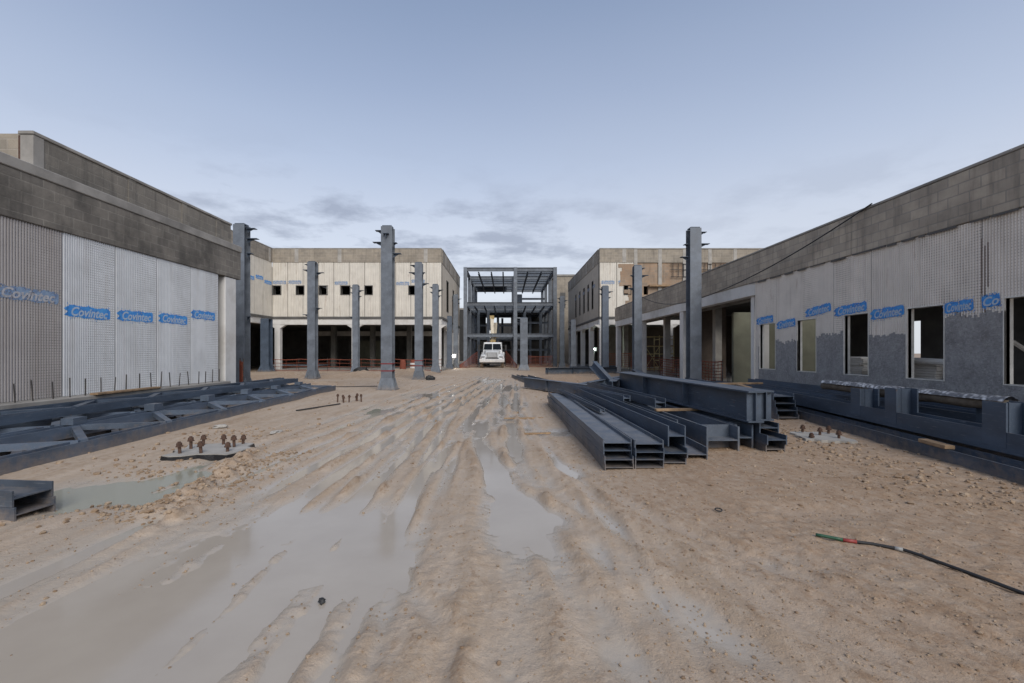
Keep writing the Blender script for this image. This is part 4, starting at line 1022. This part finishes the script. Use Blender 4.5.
# ------------------------------------------------------------------ footings with anchor bolts
def footing(name, label, x, y, rz, wd, dp, th, bolts, film=True, lean=4, bh=.17, slab=True):
    r = empty(name, (x, y, gz(x, y)-.01), R(rz), label, 'footing', 'column footings with anchor bolts')
    rd = random.Random(int(x*50))
    if slab:
        n = 26; ring = []
        for i in range(n):
            t = 2*PI*i/n; c, s = math.cos(t), math.sin(t); q = max(abs(c), abs(s))
            rr = 1/q*(1+rd.uniform(-.17, .10)); ring.append((c*rr*wd/2, s*rr*dp/2))
        k = MB(); n_ = len(ring)
        k.add([(a, b, 0) for a, b in ring]+[(a*.99, b*.99, th) for a, b in ring]+[(0, 0, th+.012)], [(i, (i+1) % n_, n_+(i+1) % n_, n_+i) for i in range(n_)]+[(n_+i, n_+(i+1) % n_, 2*n_) for i in range(n_)])
        k.build('concrete_pad', M_conc_pale, r)
        if film:
            k = MB()
            for i in range(n_):
                a, b = ring[i], ring[(i+1) % n_]; q0 = 1.02+rd.uniform(0, .025); q1 = 1.02+rd.uniform(0, .02)
                k.add([(a[0]*q0, a[1]*q0, -.02), (b[0]*q1, b[1]*q1, -.02), (b[0]*1.012, b[1]*1.012, th*.86), (a[0]*1.012, a[1]*1.012, th*.86)], [(0, 1, 2, 3)])
            k.build('plastic_film', M_film, r, recalc=False)
    for bx_, by_ in bolts:
        h = bh*rd.uniform(.8, 1.15); k = MB()
        k.lathe([(.021, th if slab else -.05), (.021, h+th-.05), (.046, h+th-.049), (.046, h+th-.036), (.036, h+th-.035), (.036, h+th+.004), (.021, h+th+.005), (.021, h+th+.022)], (bx_, by_, 0), 10)
        o = k.build('anchor_bolt', M_rust, r); o.rotation_euler = (R(rd.uniform(-lean, lean)), R(rd.uniform(-lean, lean)), 0)
footing('bolt_footing', 'raised concrete footing with eight rusty anchor bolts beside the left trusses', -4.35, 6.75, 10, 1.0, .85, .07,
        [(-.30, -.28), (-.02, -.30), (.30, -.26), (-.30, .02), (.28, .04), (-.26, .30), (.02, .30), (.30, .30)], bh=.15)
footing('bolt_group', 'cluster of rusty anchor bolts in the sand beyond the left footing', -4.72, 13.7, 5, .8, .6, .0, [(-.30, -.15), (-.12, -.18), (.02, -.1), (.22, .05), (.36, -.02), (-.2, .1), (.15, .22)], slab=False, bh=.24)
footing('bolt_footing', 'low flat concrete footing with short bolts in front of the right-hand girders', 5.42, 7.85, -14, .75, .85, .05, [(-.22, -.25), (.2, -.2), (-.2, .22), (.22, .25), (0, .02)], film=False, bh=.11)

# ------------------------------------------------------------------ truck with boom
def truck():
    r = empty('bonnet_truck', (-1.32, 42.6, 0), R(0), 'white bonneted truck with a raised cream boom parked under the steel frame', 'truck')
    k = MB(); k.hexa([(-.62, .45, .95), (.62, .45, .95), (.86, 1.75, .95), (-.86, 1.75, .95), (-.56, .5, 1.52), (.56, .5, 1.52), (.80, 1.75, 1.72), (-.80, 1.75, 1.72)]); k.build('hood', M_truck, r, bevel=.05)
    k = MB()
    for s in (-1, 1):
        k.hexa([(s*.60, .50, .80), (s*1.17, .55, .80), (s*1.20, 1.6, .80), (s*.70, 1.6, .80), (s*.60, .55, 1.22), (s*1.05, .65, 1.18), (s*1.12, 1.5, 1.30), (s*.78, 1.6, 1.45)])
    k.build('fender', M_truck, r, bevel=.05)
    k = MB(); k.box(-.50, .50, .405, .44, .98, 1.46); g = k.build('grille', M_black, r, bevel=.02)
    k = MB()
    for i in range(6): k.box(-.46, .46, .395, .405, 1.01+i*.073, 1.045+i*.073)
    k.build('grille_bar', M_truck, g)
    bm = bx('bumper', M_truck, r, -1.18, 1.18, .22, .42, .52, .86, bevel=.03)
    bx('number_plate', M_frame, bm, -.2, .2, .205, .215, .60, .72)
    bx('tow_bar', M_black, bm, -.9, .9, .30, .45, .40, .515)
    for s in (-1, 1):
        k = MB(); k.box(s*.86-.16, s*.86+.16, .50, .56, .96, 1.14); h = k.build('headlight', M_chrome, r, bevel=.02)
        k = MB(); k.box(s*1.04-.05, s*1.04+.05, .505, .56, .90, .95); k.build('indicator', M_orange, h)
    k = MB(); k.hexa([(-.98, 1.6, .95), (.98, 1.6, .95), (1.02, 3.1, .95), (-1.02, 3.1, .95), (-.86, 2.05, 2.45), (.86, 2.05, 2.45), (.92, 3.05, 2.48), (-.92, 3.05, 2.48)]); cab = k.build('cab', M_truck, r, bevel=.06)
    k = MB(); f = lambda x, t, o=-.02: (x, 1.6+.45*t+o, .95+1.5*t)
    k.add([f(-.86, .52), f(-.03, .52), f(-.03, .90), f(-.78, .90), f(.03, .52), f(.86, .52), f(.78, .90), f(.03, .90), f(-.86, .52, 0), f(.86, .52, 0)], [(0, 1, 2, 3), (4, 5, 6, 7)]); k.build('windscreen', M_glass, cab, recalc=False)
    k = MB()
    for i in range(5): k.box(-.6+i*.3-.04, -.6+i*.3+.04, 2.1, 2.2, 2.47, 2.53)
    k.build('marker_lamp', M_orange, cab)
    for s in (-1, 1):
        k = MB(); k.bar((s*.98, 1.8, 1.75), (s*1.28, 1.7, 1.75), .03, .03); k.bar((s*.98, 1.8, 2.15), (s*1.28, 1.7, 2.15), .03, .03); k.box(s*1.30-.09, s*1.30+.09, 1.68, 1.74, 1.65, 2.2); k.build('mirror', M_black, r)
        for y in (1.05, 6.2, 7.4):
            k = MB(lambda p, s=s, y=y: (s*(.98 if y < 2 else .95)+p[2], y+p[0], .50+p[1]))
            k.lathe([(.30, -.13), (.47, -.13), (.50, -.09), (.50, .09), (.47, .13), (.30, .13)], (0, 0, 0), 18); w_ = k.build('wheel', M_tyre, r)
            k = MB(lambda p, s=s, y=y: (s*(.98 if y < 2 else .95)+p[2], y+p[0], .50+p[1])); k.lathe([(.29, -.10), (.28, .10), (.12, .12), (.1, -.12)], (0, 0, 0), 14); k.build('rim', M_chrome, w_)
    bx('chassis', M_black, r, -.45, .45, .6, 8.2, .55, .85)
    bx('service_bed', M_truck, r, -1.15, 1.15, 3.3, 8.2, .9, 1.5, bevel=.03)
    # boom
    b = bx('boom_turret', M_boomy, r, -.28, .28, 3.6, 4.2, 1.5, 2.75, bevel=.03)
    k = MB(); k.bar((-.05, 3.9, 2.6), (-.15, 4.3, 5.0), .34, .34); bo = k.build('lower_boom', M_boom, r)
    k = MB(); k.bar((.16, 4.0, 2.7), (.28, 3.9, 4.5), .20, .22); k.build('upper_boom', M_boom, r)
    k = MB(); k.bar((-.30, 3.8, 2.65), (-.30, 4.2, 3.7), .09, .09); k.build('lift_ram', M_chrome, bo)
    k = MB(); k.box(-.34, .10, 4.1, 4.6, 4.9, 5.25); k.build('elbow', M_boomy, bo)
    k = MB(); k.box(-.05, .55, 3.5, 4.1, 3.0, 3.35); k.build('bucket', M_boomy, r)
truck()

# ------------------------------------------------------------------ scaffold, fences, drums, lamps, cable
def scaffold():
    r = empty('scaffold_tower', (11.0, 33.2, 0), R(3), 'pale yellow scaffold tower under the right roof by the brown wall', 'scaffold')
    for s in (-1.05, .0, 1.05):
        k = MB()
        for y in (-.5, .5): k.tube([(s, y, 0), (s, y, 2.7)], .03, 6)
        for z in (.4, .9, 1.4, 1.9, 2.4): k.tube([(s, -.5, z), (s, .5, z)], .025, 6)
        k.build('end_frame', M_yel, r)
    for z in (.25, 1.35, 1.9, 2.6):
        k = MB()
        for y in (-.5, .5): k.tube([(-1.05, y, z), (1.05, y, z)], .027, 6)
        k.build('rail', M_yel, r)
    k = MB(); k.tube([(-1.05, -.52, .3), (0, -.52, 1.9)], .02, 6); k.tube([(0, -.52, .3), (-1.05, -.52, 1.9)], .02, 6); k.tube([(0, -.52, .3), (1.05, -.52, 1.9)], .02, 6); k.build('cross_brace', M_yel, r)
    bx('deck_board', M_wood, r, -1.05, 1.05, -.45, .45, 1.93, 1.98)
scaffold()
def net(label, pts, h=1.05, z0=.1, lean=0, m=None, sag=.06, pitch=.13, rows=7, rise=0):
    m = m or M_orange
    r = empty('safety_fence', (pts[0][0], pts[0][1], 0), 0, label, 'fence', 'orange site fences')
    k = MB(); ox, oy = pts[0]
    for (x0, y0), (x1, y1) in zip(pts[:-1], pts[1:]):
        l = math.hypot(x1-x0, y1-y0); n = max(2, int(l/pitch))
        for j in range(n):
            t = (j+.5)/n; x = x0+(x1-x0)*t-ox; y = y0+(y1-y0)*t-oy; s = sag*math.sin(PI*(t*l/2.4 % 1))
            k.bar((x, y, z0-s*.3), (x, y-lean*.3, z0+h*(1-rise*(1-t))-s), .035, .012)
        for i in range(rows+1):
            z = z0+h*i/rows
            m_ = max(2, int(l/.6))
            for j in range(m_):
                ta, tb = j/m_, (j+1)/m_
                sa, sb = [sag*math.sin(PI*(t*l/2.4 % 1))*(.3+.7*i/rows)+(z-z0)*rise*(1-t) for t in (ta, tb)]
                k.bar((x0+(x1-x0)*ta-ox, y0+(y1-y0)*ta-oy, z-sa), (x0+(x1-x0)*tb-ox, y0+(y1-y0)*tb-oy, z-sb), .012, .03 if i not in (0, rows) else .05)
    k.build('mesh_net', m, r)
    for (x0, y0), (x1, y1) in zip(pts[:-1], pts[1:]):
        l = math.hypot(x1-x0, y1-y0); n = max(1, round(l/2.4))
        for j in range(n+1):
            t = j/n; q = MB(); q.tube([(x0+(x1-x0)*t-ox, y0+(y1-y0)*t-oy+.03, -.1), (x0+(x1-x0)*t-ox, y0+(y1-y0)*t-oy+.03, z0+h+.08)], .02, 6); q.build('post', M_rebar, r)
net('long orange mesh fence before the open ground floor of the left cream building', [(-18.3, 35.3), (-5.0, 35.3)], h=.85, pitch=.8, rows=3)
net('orange mesh fence before the right building by the scaffold', [(8.6, 31.6), (14.5, 31.6)], pitch=.3)
net('orange mesh fence under the right corner bay', [(7.9, 38.0), (12, 38.0)], h=1.3)
net('sloping orange mesh fence on the left of the white truck', [(-4.2, 41.2), (-2.75, 44.6)], h=1.5, rise=.85, pitch=.2)
net('sloping orange mesh fence on the right of the white truck', [(1.0, 40.6), (-.05, 44.6)], h=1.6, rise=.85, pitch=.2)
net('orange mesh fence behind the short stout column under the frame', [(2.2, 45.0), (4.6, 45.0)], h=1.0, pitch=.4)
net('short orange mesh fence beside the white pillar at the left wall end', [(-9.6, 16.4), (-8.9, 15.4)], h=1.1)
net('orange mesh fence inside the right colonnade by the tall column', [(9.3, 19.5), (9.3, 27.5)], h=1.0, pitch=.3)
for x, y, lb, mm in ((-7.7, 34.0, 'plain orange drum behind the tall left column', 0), (-6.85, 33.6, 'orange drum with white bands right of the tall left column', 1)):
    r = empty('traffic_drum', (x, y, 0), 0, lb, 'traffic drum', 'orange drums before the cream building')
    k = MB(); k.lathe([(.31, 0), (.31, .07), (.25, .08), (.23, .4), (.21, .7), (.19, .85), (.1, .88)], (0, 0, .05), 16); k.build('body', M_orange, r)
    if mm:
        for z in (.25, .52): k = MB(); k.lathe([(.246, z), (.236, z+.13)], (0, 0, .05), 16); k.build('band', M_white, r)
def lamp(x, y, z, lb, m, col, e):
    r = empty('work_lamp', (x, y, 0), 0, lb, 'lamp')
    k = MB(); k.tube([(0, 0, 0), (0, 0, z)], .04, 6)
    for t in (0, 2.1, 4.2): k.tube([(0, 0, .5), (.4*math.cos(t), .4*math.sin(t), 0)], .018, 6)
    k.build('stand', M_lamp, r)
    k = MB(); k.box(-.22, .22, -.05, .10, z-.16, z+.16); h = k.build('housing', M_lamp, r)
    k = MB(); q = .10 if e > 35 else .055; k.box(-q, q, -.06, -.052, z-q, z+q); k.build('lens', m, h)
    l = bpy.data.lights.new('lamp_light', 'POINT'); l.energy = e; l.color = col; l.shadow_soft_size = .1
    o = bpy.data.objects.new('lamp_light', l); C.objects.link(o); o.parent = r; o.location = (0, -.25, z)
lamp(-4.75, 41.5, 1.15, 'lit white work lamp on a stand by the left corner of the truck lane', M_em_w, (1, .96, .9), 40)
lamp(7.95, 41.0, 1.75, 'lit pale green work lamp under the right colonnade', M_em_g, (.8, 1, .88), 30)
# sagging cable from the right roof to the columns
def sagline(a, b, sag, n=14): return [tuple(np.array(a)*(1-t)+np.array(b)*t-np.array([0, 0, sag*4*t*(1-t)])) for t in np.linspace(0, 1, n)]
k = MB(); k.tube(sagline((8.33, 10.36, 4.88), (7.66, 18.0, 3.62), .22)+sagline((7.66, 18.0, 3.62), (7.42, 25.0, 4.55), .32)[1:], .016, 6); o = k.build('electric_cable', M_black, smooth=True)
tag(o, 'black cable sagging from the right parapet down to the tall columns', 'cable')
# starter bars at the corner of the right building
proto = None
for i in range(9):
    k = MB(); k.tube([(0, 0, 0), (.01, 0, .5), (.0, .01, .95)], .010, 6)
    o = k.build('rebar_dowel', M_rebar) if proto is None else proto.copy()
    if proto is None: proto = o
    else: C.objects.link(o)
    o.location = (7.6+.05*(i % 3)+random.uniform(-.05, .05), 15.6+i*.16, 0); o.scale = (1, 1, random.uniform(.75, 1.1)); o.rotation_euler = (R(random.uniform(-4, 4)), R(random.uniform(-4, 4)), 0)
    tag(o, 'tall rebar dowel in the bundle at the far corner of the right panelled wall', 'rebar', 'rebar bundle at the right corner')
# striped hose on the ground, right foreground
pts = [(2.47, 3.63), (2.62, 3.54), (2.78, 3.47), (2.93, 3.36), (2.97, 3.28), (3.02, 3.14), (3.07, 2.98), (3.11, 2.84), (3.15, 2.70), (3.2, 2.5), (3.25, 2.3)]
sm = []
for i in range(len(pts)-1):
    for j in range(4):
        t = j/4; sm.append((pts[i][0]*(1-t)+pts[i+1][0]*t, pts[i][1]*(1-t)+pts[i+1][1]*t))
sm.append(pts[-1])
hz = [max(gz(x, y), WATER)+.020 for x, y in sm]
hz = [sum(hz[max(0, i-2):i+3])/len(hz[max(0, i-2):i+3]) for i in range(len(hz))]
P3 = [(x, y, z) for (x, y), z in zip(sm, hz)]
r = empty('cable_hose', P3[0], 0, 'thin dark hose with green and red end sleeves lying on the sand at the right', 'hose')
loc = lambda a: [(p[0]-P3[0][0], p[1]-P3[0][1], p[2]-P3[0][2]) for p in a]
for nm, a, b, mm, rr in (('hose', 0, len(P3), M_black, .0125), ('sleeve', 0, 5, M_green, .013), ('sleeve', 4, 7, M_redp, .0145), ('sleeve', 11, 13, M_greyp, .0145), ('sleeve', 23, 24, M_greyp, .0140), ('sleeve', 31, 33, M_greyp, .0140)):
    k = MB(); k.tube(loc(P3[a:b]), rr, 8); o = k.build(nm, mm, r, smooth=True)
    if mm is M_redp: o['label'] = 'red sleeve'
    if mm is M_green: o['label'] = 'green end sleeve'
# small black scrap in the puddle
bm = bmesh.new(); bmesh.ops.create_icosphere(bm, subdivisions=2, radius=.022)
for v in bm.verts: v.co *= 1+random.uniform(-.45, .5); v.co.z *= .8
me = bpy.data.meshes.new('rubber_scrap'); bm.to_mesh(me); bm.free(); me.materials.append(M_black)
o = bpy.data.objects.new('rubber_scrap', me); C.objects.link(o); o.location = (-1.13, 2.79, WATER+.012); tag(o, 'small black scrap lying in the big shallow puddle', 'scrap')
# ring washer on the sand
k = MB(); k.tube([(.03*math.cos(t), .03*math.sin(t), 0) for t in np.linspace(0, 2*PI, 17)], .006, 6, False); o = k.build('steel_ring', M_black); o.location = (1.98, 4.24, gz(1.98, 4.24)+.02); o.rotation_euler = (R(8), 0, 0); tag(o, 'small dark ring lying on the sand before the central pile', 'ring')
# loose timbers and bars on the sand
for i, (x, y, rz, ln, lb) in enumerate(((-6.6, 19.3, 12, 2.2, 'thin dark bar on the sand beyond the end of the left trusses'), (-5.0, 12.2, 70, 1.6, 'thin grey bar on the sand beside the small bolt cluster'), (.4, 10.3, 84, .9, 'short brown stick on the sand left of the central pile'), (.55, 8.35, 88, .55, 'thin dark stick before the far end of the central pile'))):
    k = MB(); k.bar((-ln/2, 0, 0), (ln/2, 0, 0), .04, .03); o = k.build('loose_bar', M_wood if i > 1 else M_rebar); o.location = (x, y, gz(x, y)+.02); o.rotation_euler = (0, 0, R(rz if i < 2 else rz-80)); tag(o, lb, 'bar')

for i, (x, y, z, rz, sx, sy, sz, m, lb) in enumerate((
        (-10.0, 31.3, .02, 20, 1.1, .6, .35, M_black, 'dark tarpaulin bundle at the foot of the column with the clamp'),
        (-4.0, 24.2, .0, 50, .5, .35, .22, M_black, 'small dark bag beside the taped column right of the tallest left one'),
        (-5.6, 8.9, .02, 30, .22, .16, .05, M_conc_pale, 'pale flat stone on the sand between the footing and the left trusses'),
        (-4.2, 8.3, .02, 80, .3, .12, .04, M_conc_pale, 'small white chunk on the sand behind the bolt footing'))):
    bm = bmesh.new(); bmesh.ops.create_icosphere(bm, subdivisions=3, radius=.5)
    for v in bm.verts:
        r_ = 1+.7*float(fbm(np.array([v.co.x*3+i*11]), np.array([v.co.y*3+v.co.z*4]), 3)[0]); v.co *= r_; v.co.x *= sx; v.co.y *= sy; v.co.z = max(-.1, v.co.z)*sz*2
    nm = ['tarpaulin_bundle', 'site_bag', 'flat_stone', 'concrete_chunk'][i]
    me = bpy.data.meshes.new(nm); bm.to_mesh(me); bm.free(); me.materials.append(m)
    o = bpy.data.objects.new(nm, me); C.objects.link(o); o.location = (x, y, z+(gz(x, y) if z < .1 else 0)); o.rotation_euler = (0, 0, R(rz)); tag(o, lb, ['tarpaulin', 'bag', 'stone', 'concrete chunk'][i])
# ------------------------------------------------------------------ clods and gravel on the mud
def clods():
    rd = np.random.RandomState(12)
    sp = []
    def zone(n, fx, fy, s0, s1):
        for _ in range(n): sp.append((fx(), fy(), math.exp(rd.uniform(math.log(s0), math.log(s1)))))
    zone(5200, lambda: rd.uniform(-4.6, 4.6), lambda: math.exp(rd.uniform(math.log(1.9), math.log(7.5))), .0025, .009)
    zone(900, lambda: rd.uniform(-5.2, 4.5), lambda: math.exp(rd.uniform(math.log(2.0), math.log(9))), .005, .016)
    zone(2600, lambda: rd.uniform(.8, 5.4), lambda: math.exp(rd.uniform(math.log(2.0), math.log(8)))   , .003, .012)
    zone(750, lambda: rd.normal(-3.35, .28), lambda: rd.uniform(4.0, 6.9), .007, .028)
    zone(420, lambda: rd.normal(-3.9, .45), lambda: rd.normal(5.1, .55), .008, .035)
    zone(260, lambda: rd.normal(-4.7, .6), lambda: rd.uniform(5.6, 9.0), .01, .04)
    zone(700, lambda: rd.normal(5.0, .55), lambda: rd.uniform(4.2, 9.5), .008, .036)
    zone(350, lambda: rd.uniform(1.0, 5.0), lambda: rd.uniform(4.0, 7.0), .006, .022)
    zone(300, lambda: rd.uniform(-9, 6), lambda: rd.uniform(9, 30), .015, .05)
    xs = np.array([p[0] for p in sp]); ys = np.array([p[1] for p in sp]); hs = ground_h(xs, ys)
    hm = ground_h(xs, ys, False)
    bm = bmesh.new(); bmesh.ops.create_icosphere(bm, subdivisions=1, radius=1); bv = np.array([v.co[:] for v in bm.verts]); bf = [tuple(v.index for v in f.verts) for f in bm.faces]; bm.free()
    m = MB()
    for (x, y, s), h in zip(sp, hs):
        if h < WATER-.004: continue
        v = bv*(1+rd.uniform(-.32, .32, (len(bv), 1)))*s*np.array([1, rd.uniform(.6, 1.2), rd.uniform(.45, .8)]); a = rd.uniform(0, 6.28)
        vx = v[:, 0]*math.cos(a)-v[:, 1]*math.sin(a)+x; vy = v[:, 0]*math.sin(a)+v[:, 1]*math.cos(a)+y
        m.add(list(zip(vx, vy, v[:, 2]+h+s*.22)), bf)
    k = NT('dried_mud_clod'); p = k.geo.outputs['Position']
    n = k.noise(p, 9, 4, .6); k.done(k.mix(k.ramp(n, .35, .65), (.20, .13, .078), (.36, .275, .195)), .95, k.bump(k.noise(p, 90, 4), .4, .006))
    o = m.build('mud_clods', k.m, recalc=False); tag(o, 'crumbled mud clods and gravel scattered over the sand', 'gravel', kind='stuff')
clods()
